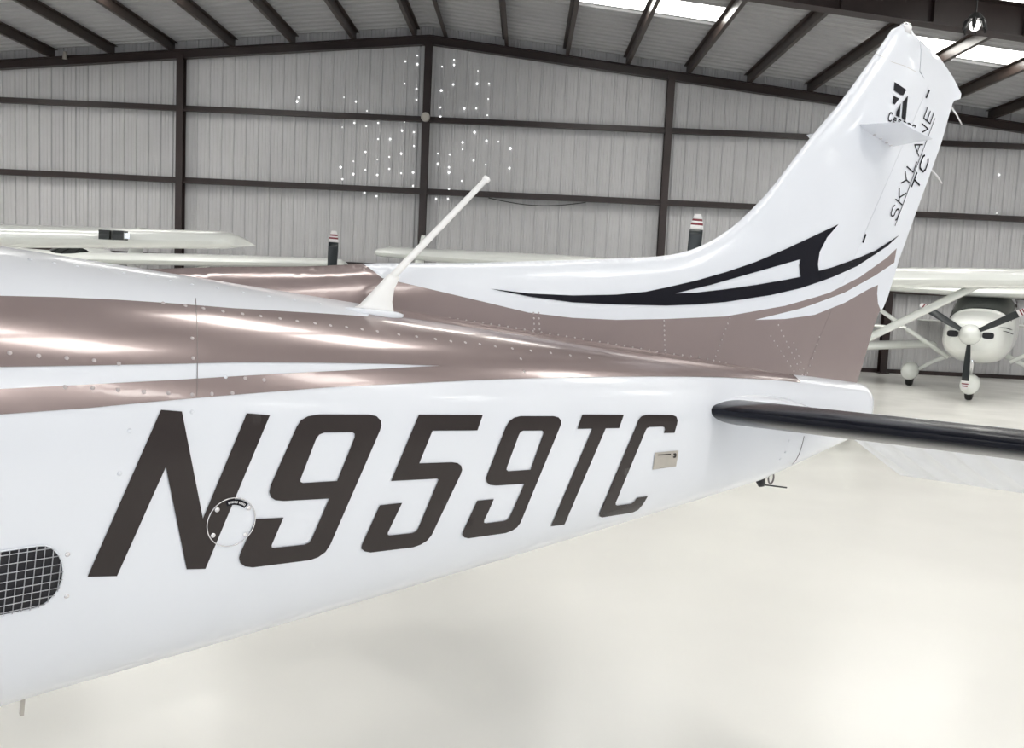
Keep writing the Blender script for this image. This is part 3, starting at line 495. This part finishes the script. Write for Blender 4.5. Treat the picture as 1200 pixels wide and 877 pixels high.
    # propeller
    if prop:
        b = MB(); rings = []
        for x, r in ((-.28, .015), (-.25, .07), (-.18, .125), (-.05, .175), (.06, .19), (.12, .19)):
            rings.append([(x, r*math.cos(2*math.pi*k/24), hub+r*math.sin(2*math.pi*k/24)) for k in range(24)])
        b.loft(rings).tf(tf); autosmooth(b.build('spinner', body, root), 50)
        for j in range(3):
            ang = math.radians(blade0+120*j); er = Vector((0, math.cos(ang), math.sin(ang))); et = Vector((0, -math.sin(ang), math.cos(ang))); ex = Vector((1, 0, 0))
            def sec(r):
                t = r/pr; ch = .115*min(1, .55+1.2*t)*(1 if t < .8 else max(.25, 1-.55*((t-.8)/.2)**2)); pit = math.radians(58-40*t)
                ch *= 1.25
                ca = et*math.cos(pit)+ex*math.sin(pit); cn = ex*math.cos(pit)-et*math.sin(pit); th = .030*(1-.75*t)+.004
                return [Vector((0, 0, hub))+er*r+ca*(ch/2*math.cos(a))+cn*(th/2*math.sin(a))+ex*.0 for a in [2*math.pi*k/14 for k in range(14)]]
            def seg(name, a, c, m, par, n=5):
                bb = MB(); bb.loft([sec(a+(c-a)*i/n) for i in range(n+1)]).tf(tf); return bb.build(name, m, par, smooth=True)
            bl = seg('propeller_blade', .12, pr*.84, M_PROP, root, 10)
            seg('blade_tip', pr*.841, pr*.885, M_TIPW, bl, 2); seg('tip_stripe', pr*.886, pr*.908, M_RED, bl, 2)
            seg('blade_tip', pr*.909, pr*.928, M_TIPW, bl, 2); seg('tip_stripe', pr*.929, pr*.95, M_RED, bl, 2); seg('blade_tip', pr*.951, pr, M_TIPW, bl, 5)
        for sg in (-1, 1):
            b = MB(); rings = []
            for x, s_ in ((.09, 1.), (.14, 1.), (.30, .8)):
                rings.append([(x, sg*.29+s_*.095*abs(math.cos(t))**.6*(1 if math.cos(t) > 0 else -1), hub+.0+s_*.058*abs(math.sin(t))**.6*(1 if math.sin(t) > 0 else -1)) for t in [2*math.pi*k/20 for k in range(20)]])
            b.loft(rings).tf(tf); b.build('cowl_intake', M_DARK, root, label='black cooling intake')
    if tail:
        xt = length
        lift('horizontal_stabilizer', [(-1.75, xt-.85, 1.38, .55, .6), (-.05, xt-1.05, 1.38, .95, 1), (.05, xt-1.05, 1.38, .95, 1), (1.75, xt-.85, 1.38, .55, .6)], body, root, tf, th=.09, camber=0)
        b = MB(); rings = []
        for z, xl, c in ((1.5, xt-1.9, 1.9), (1.75, xt-1.05, 1.15), (2.1, xt-.7, .95), (2.5, xt-.32, .75), (2.72, xt-.1, .6)):
            rings.append([(xl+u, w, z) for u, w in foil(c, .085, 9, 0)])
        b.loft(rings).tf(tf); autosmooth(b.build('vertical_fin', body, root), 50)
    return root
# ================================================================== MAIN AIRPLANE (local: x aft, y port, z up; mirrored to -y for Blender)
PS, AT = math.radians(34), math.radians(4.5)
aft = Vector((math.cos(PS), math.sin(PS), 0)); port = Vector((math.sin(PS), -math.cos(PS), 0)); zup = Vector((0, 0, 1))
ax = aft*math.cos(AT)-zup*math.sin(AT); az = zup*math.cos(AT)+aft*math.sin(AT)
main = empty('airplane', label='large white and taupe high-wing airplane in the foreground, seen at its tail', cat='airplane')
main.matrix_world = Matrix(((ax.x, -port.x, az.x, .286), (ax.y, -port.y, az.y, 2.685), (ax.z, -port.z, az.z, 0), (0, 0, 0, 1)))
FL = lambda x, y, z: (x, -y, z)
def part(b, name, m, parent=main, smooth=True, label=None, kind=None):
    b.tf(FL); return b.build(name, m, parent, smooth, label, kind)
# ---- tail cone skin
b = MB(); rings = []
x = -2.6
while x < 1.0: rings.append([cone_pt(x, 2*math.pi*(k+.5)/200) for k in range(200)]); x += .03
w, zb, zm, zt = cone_par(1.0)
for dx, k_ in ((.0, 1), (.015, .93), (.026, .78), (.032, .5)):
    rings.append([(1.0+dx, y*k_, zm+(z-zm)*k_) for _, y, z in [cone_pt(1.0, 2*math.pi*(k+.5)/200) for k in range(200)]])
b.loft(rings); cone = part(b, 'tail_cone', M_WHITE)
PHS = .34
def cone_decal(loops, name, m, off, step=.02, parent=None, label=None):
    sc = [[(x, p*PHS) for x, p in l] for l in loops]
    V, T = fill(sc, step)
    b = MB(); b.add([cone_pt(x, p/PHS, off) for x, p in V], T)
    return part(b, name, m, parent or cone, label=label)
cone_decal([TAUPE_CONE], 'taupe_stripe', M_TAUPE, .0014, label='taupe band along the shoulder of the tail cone')
LT = LETTERS
for k, hole in (('N', None), ('9', '9h'), ('5', None), ('9b', '9bh'), ('T', None), ('C', None)):
    cone_decal([LT[k]]+([LT[hole]] if hole else []), 'registration_letter', M_LETTER, .0022, label='dark brown registration character %s' % k[0])
pl_ = cone_decal([PLATE], 'data_plate', M_PLATE, .0024, label='small grey metal data plate')
cone_decal([PLATE_MARK], 'plate_marking', M_LETTER, .0032, step=.004, label='fine print line on the plate'); cone_decal([PLATE_SYM], 'plate_marking', M_LETTER, .0032, step=.004, label='dark round mark on the plate')
def on_cone(x, ph, off=0.): return Vector(cone_pt(x, ph, off))
def dome(b, p, nrm, r, h, n=8):
    nrm = Vector(nrm).normalized(); a = nrm.cross(Vector((.3, .2, 1))).normalized(); c = nrm.cross(a)
    R1 = [p+(a*math.cos(2*math.pi*k/n)+c*math.sin(2*math.pi*k/n))*r for k in range(n)]
    R2 = [p+(a*math.cos(2*math.pi*k/n)+c*math.sin(2*math.pi*k/n))*r*.65+nrm*h*.75 for k in range(n)]
    V = R1+R2+[p+nrm*h]; F = [(k, (k+1) % n, n+(k+1) % n, n+k) for k in range(n)]+[(n+k, n+(k+1) % n, 2*n) for k in range(n)]
    b.add(V, F)
b, b2 = MB(), MB()
for x, ph in RIVETS:
    p = on_cone(x, ph, .0012); dome(b if inside(x, ph, TAUPE_CONE) else b2, p, on_cone(x, ph, .01)-on_cone(x, ph, 0), .0042, .0021)
part(b, 'rivets', M_RIVET, cone, kind='stuff'); part(b2, 'rivets', M_WHITE, cone, kind='stuff')
b = MB()
for x, ph in SCREWS: dome(b, on_cone(x, ph, .0003), on_cone(x, ph, .01)-on_cone(x, ph, 0), .0045, .002, 12)
part(b, 'grille_screws', M_SCREW, cone, kind='stuff')
def surf_line(pts, r, name, m, parent, n=6, off=.0012):
    q = []
    for (x0, p0), (x1, p1) in zip(pts, pts[1:]):
        for i in range(6): q.append(cone_pt(x0+(x1-x0)*i/6, p0+(p1-p0)*i/6, off))
    q.append(cone_pt(*pts[-1], off)); b = MB().tube(q, r, n); return part(b, name, m, parent)
surf_line(SEAM, .0007, 'skin_seam', M_SEAM, cone); surf_line(SEAM_AFT, .0009, 'skin_seam', M_SEAM, cone)
# inspection cover: thin ring, four screws, curved label strip
cx_, cp_ = COVER[0]; cr_ = .047; cz_ = cone_pt(cx_, cp_)[2]
def cov(r, a, off):
    x, z = cx_+r*math.cos(a), cz_+r*math.sin(a); w, zb, zm, zt = cone_par(x); n, h = (NT, zt-zm) if z > zm else (NB, zm-zb)
    return cone_pt(x, cone_phi(x, w*max(0, 1-abs((z-zm)/h)**n)**(1/n), z), off)
b = MB().tube([cov(cr_, 2*math.pi*k/48, .002) for k in range(49)], .0011, 6, caps=False); cover = part(b, 'inspection_cover', M_SCREW, main, label='round inspection cover outlined on the tail cone')
for a in (math.radians(t) for t in (40, 140, 215, 320)):
    b = MB(); p = Vector(cov(cr_*.86, a, .0023)); dome(b, p, p-Vector(cov(cr_*.86, a, 0)), .0048, .002, 12); part(b, 'cover_screw', M_SCREW, cover)
V = []; F = []
for i in range(17):
    a = math.radians(112-62*i/16); V += [cov(cr_*.72, a, .0028), cov(cr_*.95, a, .0028)]
for i in range(16): F.append((2*i, 2*i+2, 2*i+3, 2*i+1))
b = MB().add(V, F); part(b, 'cover_label', M_BLACK, cover, label='curved black label with fine white print')
V = []; F = []; n_ = 0
for i in range(15):
    if i == 8: continue
    a0 = math.radians(106-52*i/15); a1 = a0-math.radians(2.1); V += [cov(cr_*.79, a0, .0034), cov(cr_*.88, a0, .0034), cov(cr_*.88, a1, .0034), cov(cr_*.79, a1, .0034)]
    F.append((n_, n_+1, n_+2, n_+3)); n_ += 4
b = MB().add(V, F); part(b, 'label_print', M_TIPW, cover, kind='stuff')
# vent with mesh grille
vx1, vc = VENT[0][0], -.2235; hp = .108; hx = .041; vx0 = -1.93
st = [(vx1-hx+hx*math.cos(t), vc+hp*math.sin(t)) for t in [math.pi*(.5-k/24) for k in range(25)]]+[(vx0+hx-hx*math.cos(t), vc-hp*math.sin(t)) for t in [math.pi*(.5-k/24) for k in range(25)]]
vent = cone_decal([st], 'cooling_vent', M_DARK, .0016, parent=main, label='dark oval cooling vent with a wire mesh')  # no hole is cut: flat dark decal paints the recess shade behind the mesh
b = MB()
def half(x): # half height in phi of the stadium at x
    e = 0
    if x > vx1-hx: e = (x-(vx1-hx))/hx
    if x < vx0+hx: e = ((vx0+hx)-x)/hx
    return hp*math.sqrt(max(0, 1-e*e))
x = vx1-.006
while x > vx0:
    h = half(x); q = [cone_pt(x-.00, vc+h*(-1+2*i/8), .0038) for i in range(9)]
    if h > .01: b.tube(q, .0009, 5)
    x -= .0130
for j in range(-3, 5):
    ph = vc+(j-.5)*.0275
    k = (ph-vc)/hp
    if abs(k) > .97: continue
    e = hx*math.sqrt(1-k*k); q = [cone_pt(vx0+hx-e+(vx1-hx+e-vx0-hx+e)*i/14, ph, .0045) for i in range(15)]
    b.tube(q, .0009, 5)
part(b, 'wire_mesh', M_STEELW, vent, kind='stuff')
b = MB().tube([cone_pt(x, p, .002) for x, p in st+st[:1]], .0016, 6, caps=False); part(b, 'vent_rim', M_WHITE, vent)
# drain stub and tail tie-down
b = MB().box(((PIPE[0][0]+PIPE[1][0])/2, .2, (PIPE[0][2]+PIPE[1][2])/2+.008), (.007, .012, .045)); part(b, 'drain_stub', M_PLATE, smooth=False)
tx, tz = .565, cone_pt(.565, -math.pi/2)[2]-.010
b = MB(); b.tube([(tx-.01, 0, tz+.03), (tx-.010, 0, tz-.012), (tx+.0, 0, tz-.026), (tx+.012, 0, tz-.030)], [.018, .018, .014, .006], 12); td = part(b, 'tie_down', M_DARK, label='black tail tie-down block')
b = MB().tube([(tx+.044+.013*math.cos(t), 0, tz-.006+.019*math.sin(t)) for t in [2*math.pi*k/20 for k in range(21)]], .003, 8, caps=False); part(b, 'tie_down_ring', M_SEAM, td)
b = MB().tube([(tx+.005, 0, tz-.029), (tx+.13, 0, tz-.040)], .0026, 8); part(b, 'skid_wire', M_DARK, td)

# ---- vertical fin and rudder
HG = HINGE
FY = lambda x, z: fin_y(x, z, LE, HG)
LEG = HORN[::-1][:-1]+LE           # edge used for rounding the nose and the tip
FYG = lambda x, z: min(FY(x, z), fin_y(x, z, LEG, HG))
hx_ = lambda z: HG[0]+HG[1]*(z-1.575)
fin_poly = LE[::-1]+HORN[1:]+[HORN_F[0], HORN_F[1], (hx_(2.689), 2.689), (hx_(1.575), 1.575), (hx_(1.5), 1.5), (0.0, 1.5), (-1.0, 1.58), (-1.4, 1.60)]
def slab(poly, step, fy, name, m, extra=(), parent=main, paint=None):
    """two mirrored skins with a closed edge; the faces inside the paint outline become a painted part of their own"""
    pts = list(extra); V, T = fill([poly], step, pts, lines=[paint+paint[:1]] if paint else [])
    n = len(V)
    P = [(x, fy(x, z), z) for x, z in V]; Q = [(x, -fy(x, z), z) for x, z in V]
    edge = {}; own = {}
    for t in T:
        cx = sum(V[i][0] for i in t)/3; cz = sum(V[i][1] for i in t)/3; k = 1 if paint and inside(cx, cz, paint) else 0
        for i in range(3):
            e = tuple(sorted((t[i], t[(i+1) % 3]))); edge[e] = edge.get(e, 0)+1; own[e] = k
    out = []
    for k in ((0, 1) if paint else (0,)):
        F = []
        for t in T:
            cx = sum(V[i][0] for i in t)/3; cz = sum(V[i][1] for i in t)/3
            if (1 if paint and inside(cx, cz, paint) else 0) == k: F += [tuple(t), tuple(i+n for i in t[::-1])]
        F += [(a, c, c+n, a+n) for (a, c), q in edge.items() if q == 1 and own[(a, c)] == k]
        ids = sorted({i for f in F for i in f}); mp = {v: i for i, v in enumerate(ids)}; A = P+Q
        b = MB().add([A[i] for i in ids], [tuple(mp[i] for i in f) for f in F])
        if k == 0: o = autosmooth(part(b, name, m, parent), 60); out.append(o)
        else: autosmooth(part(b, 'taupe_stripe', M_TAUPE, out[0], label='taupe paint sweeping along the fin base'), 60)
    return out[0]
ex = []
for (x0, z0), (x1, z1) in zip(LEG, LEG[1:]):
    L = math.hypot(x1-x0, z1-z0); nx, nz = (z1-z0)/L, -(x1-x0)/L
    for k in range(max(1, int(L/.02))):
        t = (k+.5)/max(1, int(L/.02)); px, pz = x0+(x1-x0)*t, z0+(z1-z0)*t
        for d in (.0012, .004, .009, .017, .028, .042, .06, .085, .115):
            for sg in (-1, 1):
                q = (px+nx*d*sg, pz+nz*d*sg)
                if inside(*q, fin_poly): ex.append(q)
fin = slab(fin_poly, .034, FYG, 'vertical_fin', M_WHITE, ex, paint=TAUPE_FIN)
g = .0018
rud_poly = [(HORN_R[0][0]+.001, HORN_R[0][1])]+HORN_R[1:]+RUD_TE[1:]+[(hx_(1.575)+.03, 1.548), (hx_(1.575)+g, 1.575), (hx_(2.684)+g, 2.684), (HORN_F[1][0]+.006, HORN_F[1][1]+.006), (HORN_F[0][0]+.007, HORN_F[0][1]-.004)]
RYG = lambda x, z: min(FY(x, z), fin_y(x, z, HORN_R, HG))*(.985)
rudder = slab(rud_poly, .03, RYG, 'rudder', M_WHITE, paint=TAUPE_FIN)
gap_seam = [(hx_(1.575)+g*.4, 1.50), (hx_(2.689)+g*.4, 2.689)]
def fin_decal(loops, name, m, off, step=.025, label=None, split=True):
    V, T = fill(loops, step, [p for p in ex if inside(*p, loops[0])] if step == .025 else (), lines=[gap_seam] if split else [])
    sel = {0: [], 1: []}
    for t in T:
        cx = sum(V[i][0] for i in t)/3; cz = sum(V[i][1] for i in t)/3; sel[1 if cx > hx_(cz)+g*.4 else 0].append(t)
    for k, par in ((0, fin), (1, rudder)):
        if not sel[k]: continue
        ids = sorted({i for t in sel[k] for i in t}); mp = {v: i for i, v in enumerate(ids)}
        b = MB().add([(V[i][0], FY(*V[i])*(1 if not k else .985)+off, V[i][1]) for i in ids], [tuple(mp[i] for i in t) for t in sel[k]])
        part(b, name, m, par, label=label)
fin_decal([SWOOSH, SWOOSH_H], 'black_swoosh', M_BLACK, .0022, step=.02, label='black flame-shaped swoosh')
for q in LOGO: fin_decal([q], 'logo_bar', M_BLACK, .0022, step=.012, split=False, label='black slanted bar of the fin emblem')
for q in DASH: fin_decal([q], 'hinge_mark', M_BLACK, .0022, step=.01, split=False, label='short black hinge slot')
def ribbon(pl, hw, name, m, par=None, off=.0022, label=None):
    b = MB(); n = len(pl)
    for (x0, z0), (x1, z1) in zip(pl, pl[1:]):
        L = math.hypot(x1-x0, z1-z0) or 1e-6; ux, uz = (x1-x0)/L, (z1-z0)/L; nx, nz = -uz*hw, ux*hw
        k = max(1, int(L/.03)); V = []
        x0_, z0_, x1_, z1_ = x0-ux*hw*.6, z0-uz*hw*.6, x1+ux*hw*.6, z1+uz*hw*.6
        for i in range(k+1):
            x = x0_+(x1_-x0_)*i/k; z = z0_+(z1_-z0_)*i/k
            for s_ in (-1, 1): V.append((x+nx*s_, FY(x+nx*s_, z+nz*s_)+off, z+nz*s_))
        b.add(V, [(2*i, 2*i+1, 2*i+3, 2*i+2) for i in range(k)])
    return b
def word(data, hw, lab):
    for ch, quads in data:
        b = MB()
        for pl in quads: r = ribbon(pl, hw, '', None); b.add(r.V, r.F)
        part(b, 'tail_letter', M_BLACK, fin, smooth=False, label='black tail lettering character %s' % ch)
word(SKYLANE, .0025, ''); word(TC, .0038, ''); word(CESS, .0024, '')
part(ribbon(UNDER, .0016, '', None), 'lettering_underline', M_BLACK, fin, smooth=False)
part(ribbon(CAPSEAM, .0008, '', None, off=.0005), 'cap_seam', M_PLATE, fin, smooth=False)
b = MB()
for x, z in RIVETS_FIN: dome(b, Vector((x, FY(x, z)+.001, z)), (0, 1, .1), .0032, .0018)
part(b, 'rivets', M_RIVET, fin, kind='stuff')
# beacon, static wicks, navigation blades, whip antenna
bx, bz = 1.01, 2.856
b = MB(); b.loft([[(bx+r*math.cos(t), r*math.sin(t), bz+h) for t in [2*math.pi*k/16 for k in range(16)]] for h, r in ((-.02, .022), (.002, .022), (.004, .018), (.013, .016), (.018, .010), (.019, .003))]); bc = part(b, 'beacon', M_CLEAR)
b = MB()
for k in range(8):
    a = 2*math.pi*k/8; dome(b, Vector((bx+.017*math.cos(a), .017*math.sin(a), bz+.009)), (math.cos(a), math.sin(a), .2), .005, .003)
part(b, 'beacon_lamp', M_CHROME, bc, kind='stuff')
for a, c in WICKS:
    b = MB().tube([tuple(a), tuple((u+v)/2+(.0 if i != 2 else .004) for i, (u, v) in enumerate(zip(a, c))), tuple(c)], [.0035, .003, .0022], 8); part(b, 'static_wick', M_TIPW, rudder)
for sg in (1, -1):
    A, B_, C_, D_ = [Vector((p[0], p[1]*sg, p[2])) for p in BLADE]
    A.y = .02*sg; D_.y = .02*sg
    b = MB(); n = Vector((0, .06*sg, 1)).normalized(); rings = []
    for s_ in range(5):
        t = s_/4; le = A+(B_-A)*t; te = D_+(C_-D_)*t; th = .011*(1-.5*t)
        rings.append([le+(te-le)*(.5-.5*math.cos(q))+n*th*math.sin(q)*(.6+.4*math.cos(q)) for q in [2*math.pi*k/20 for k in range(20)]])
    b.loft(rings); autosmooth(part(b, 'navigation_blade', M_WHITE, main), 50)
    if sg > 0:
        b = MB()
        for t in (.32, .5, .68, .8):
            p = A+(D_-A)*t; dome(b, p+Vector((0, .028, -.012)), (0, .2, -1), .006, .003)
        part(b, 'blade_screws', M_SCREW, fin, kind='stuff')
cy = .13
xs = [(p[0], p[2]) for p in ANT_FAIR]; gx = sum(p[0] for p in xs)/len(xs); gz = sum(p[1] for p in xs)/len(xs)
b = MB(); rings = [[(gx+(x-gx)*k, cy+dy, gz+(z-gz)*k-.004) for x, z in xs] for dy, k in ((-.011, .75), (-.008, .93), (-.003, 1), (.003, 1), (.008, .93), (.011, .75))]
b.loft(rings); ant = autosmooth(part(b, 'antenna', M_ANT, main, label='white swept whip antenna'), 60)
b = MB(); a_, e_ = Vector(ANT_ROD[0]), Vector(ANT_ROD[1]); a_.y = e_.y = cy
b.tube([a_-(e_-a_)*.06, a_, a_+(e_-a_)*.5, a_+(e_-a_)*.965, a_+(e_-a_)*.975, e_, e_+(e_-a_)*.008], [.0090, .0088, .0078, .0070, .0095, .0095, .004], 14); part(b, 'antenna_rod', M_ANT, ant)
b = MB(); b.loft([[(-.985+.078*k*math.cos(t), .135+.028*k*math.sin(t), 1.644+dz) for t in [2*math.pi*q/24 for q in range(24)]] for dz, k in ((-.01, 1), (.006, 1), (.010, .8))]); part(b, 'antenna_base', M_WHITE, ant)
# ---- horizontal stabilizer, boot and elevators
HX = .635
def st_le(y): return .104+.10*(abs(y)-.17)
def st_z(y): return 1.469+.052*(abs(y)-.17)
def st_half(u, c, T):
    q = min(1, u/.15); t = T*math.sqrt(max(0, 1-(1-q)**2))
    return t if u < .15 else T+( .016-T)*((u-.15)/max(.01, c-.15))**1.3
US = [0, .001, .004, .01, .02, .035, .055, .08, .11, .15, .2, .27, .34]
def st_sec(y, k=1., off=0., umax=None):
    c = HX-st_le(y); T = (.038-.006*(abs(y)-.17)/1.6)*k
    us = US+[c] if umax is None else [u for u in US if u <= umax]
    top = [(st_le(y)+u-off*(1-min(1, u/.05)), y, st_z(y)+st_half(u, c, T)+off) for u in us[::-1]]
    bot = [(st_le(y)+u-off*(1-min(1, u/.05)), y, st_z(y)-st_half(u, c, T)-off) for u in us]
    return top, bot
for sg in (1, -1):
    ys = [.03, .3, .8, 1.3, 1.68, 1.75, 1.78]; ks = [1, 1, 1, 1, .95, .75, .3]
    b = MB(); b.loft([sum(st_sec(sg*y, k), []) for y, k in zip(ys, ks)]); stab = autosmooth(part(b, 'horizontal_stabilizer', M_WHITE), 50)
    b = MB(); rr = []
    for y, k in ((.166, .90), (.172, 1.0), (.3, 1), (.6, 1), (.9, 1), (1.2, 1), (1.66, 1)):
        t, q = st_sec(sg*y, k, .0016, .11); rr.append(t+q[1:])
    b.loft(rr, caps=False, closed=False); part(b, 'leading_edge_boot', M_BOOT, stab, label='glossy black leading edge boot')
    b = MB()
    for i in range(14):
        y = .30+i*.10
        for xx in (st_le(y)+.135, HX-.05):
            c = HX-st_le(y); u = xx-st_le(y); dome(b, Vector((xx, y*sg, st_z(y)+st_half(u, c, .036)+.0002)), (0, 0, 1), .0034, .0018)
    part(b, 'rivets', M_WHITE, stab, kind='stuff')
    # root fairing
    b = MB(); b.loft([[(.06+(.60*.5)*(1-math.cos(t))*1.0, sg*yy, 1.469+k*.05*math.sin(t)*(1.15-.4*(1-math.cos(t))/2)) for t in [2*math.pi*q/28 for q in range(28)]] for yy, k in ((.08, 1.5), (.145, 1.0), (.163, .72))], caps=True); part(b, 'root_fairing', M_WHITE, stab)
    # elevator: drooped, corrugated skin
    dr = math.radians(25); b = MB(); rings = []
    y = .20; i = 0
    while y < 1.75:
        for dy, h in ((0, 0), (.034, 0), (.046, .0042), (.056, .0042), (.068, 0)):
            Y = min(y+dy, 1.75); c = .43-.07*(Y-.2)/1.55; zt_ = st_z(Y)
            def P(u, v): return (HX+.012+u*math.cos(dr)+v*math.sin(dr), sg*Y, zt_-u*math.sin(dr)+v*math.cos(dr))
            rings.append([P(c, .004), P(c*.9, .006+h*.4), P(c*.5, .013+h), P(.06, .018+h), P(.0, .014), P(-.004, 0), P(.0, -.014), P(.06, -.018-h), P(c*.5, -.013-h), P(c*.9, -.006-h*.4), P(c, -.004)])
        y += .10
    b.loft(rings); autosmooth(part(b, 'elevator', M_WHITE), 25)
# ---- forward fuselage, cabin, wing, gear and propeller (outside the frame, they carry the tail)
SH = lambda x, y, z: (x-7.35, -y, z+.0787*(x-7.35))
b = MB(); rings = []
xs = sorted(set([s[0] for s in FUS if s[0] < 4.4]+[(a[0]+c[0])/2 for a, c in zip(FUS, FUS[1:]) if c[0] < 4.4]))
for x in xs: rings.append([SH(*fus_pt(x, 2*math.pi*(k+.5)/200, FUS)) for k in range(200)])
for x in (-2.8, -2.6): rings.append([FL(*cone_pt(x, 2*math.pi*(k+.5)/200)) for k in range(200)])
b.loft(rings); b.build('forward_fuselage', M_WHITE, main, smooth=True)
airplane(main, tf=SH, body=M_WHITE, tail=False, secs=FUS, blade0=35)
# ================================================================== THE OTHER AIRPLANES
def park(px, py_y, phi, label, **kw):
    """px, Y: where the propeller hub stands; phi: how far the nose is turned towards the left of the hall"""
    r = empty('airplane', (px, py_y, 0), math.radians(90-phi), label, 'airplane'); airplane(r, **kw); return r
E1 = park(8.08, 16.65, 31, 'white high-wing airplane with black three-blade propeller parked at the far right', hub=1.27, length=7.0, blade0=270, pr=1.0, span=4.7)
for k, (p0, p1, x0, x1) in enumerate(((.46, .20, .36, 1.7), (.26, .06, .5, 1.8))):
    b = MB(); V = []; Fc = []
    for i in range(17):
        t = i/16; ph = math.pi-(p0+(p1-p0)*t); hw = .016*math.sin(math.pi*min(1, .06+t*.94))**.7+.003
        for s_ in (-1, 1): V.append(fus_pt(x0+(x1-x0)*t, ph+s_*hw, FUS, .006))
    b.add(V, [(2*i, 2*i+2, 2*i+3, 2*i+1) for i in range(16)]); b.build('black_swoosh', M_BLACK, E1, smooth=True, label='thin black swoosh on the cowling side')
F1 = park(1.74, 9.8, 26, 'white high-wing airplane right behind the big fin, its propeller tip showing above it', hub=1.62, wing_z=2.0, span=5.65, blade0=93, length=7.8)
A1 = park(-8.32, 6.5, 2, 'white high-wing airplane at the left edge with a landing light in its wing', wing_z=1.89, light=True, length=6.0, blade0=30)
B1 = park(-9.0, 15.9, -3, 'white high-wing airplane behind the left one, its wing lower and farther off', wing_z=1.86, length=6.2, blade0=30)
D1 = park(-2.75, 13.0, 5, 'white low-wing airplane hidden behind the tail cone except one propeller blade', hub=1.42, low=True, blade0=91.5, span=4.8, length=6.4)
H1 = park(3.6, 18.0, 3, 'white low-wing airplane in the back row, one wing tip showing beside the rudder', low=True, prop=True, blade0=30, length=4.6, span=5.3, wing_z=1.72)
high_bay('hanging_lamp', (6.25, 13.6, 5.85), 'black caged lamp hanging from the roof behind the fin tip', 8)
k_, l_ = high_bay('hanging_lamp', (6.0, -4.1, 6.4), 'black caged lamp hanging near the hangar door behind the viewer', 320)
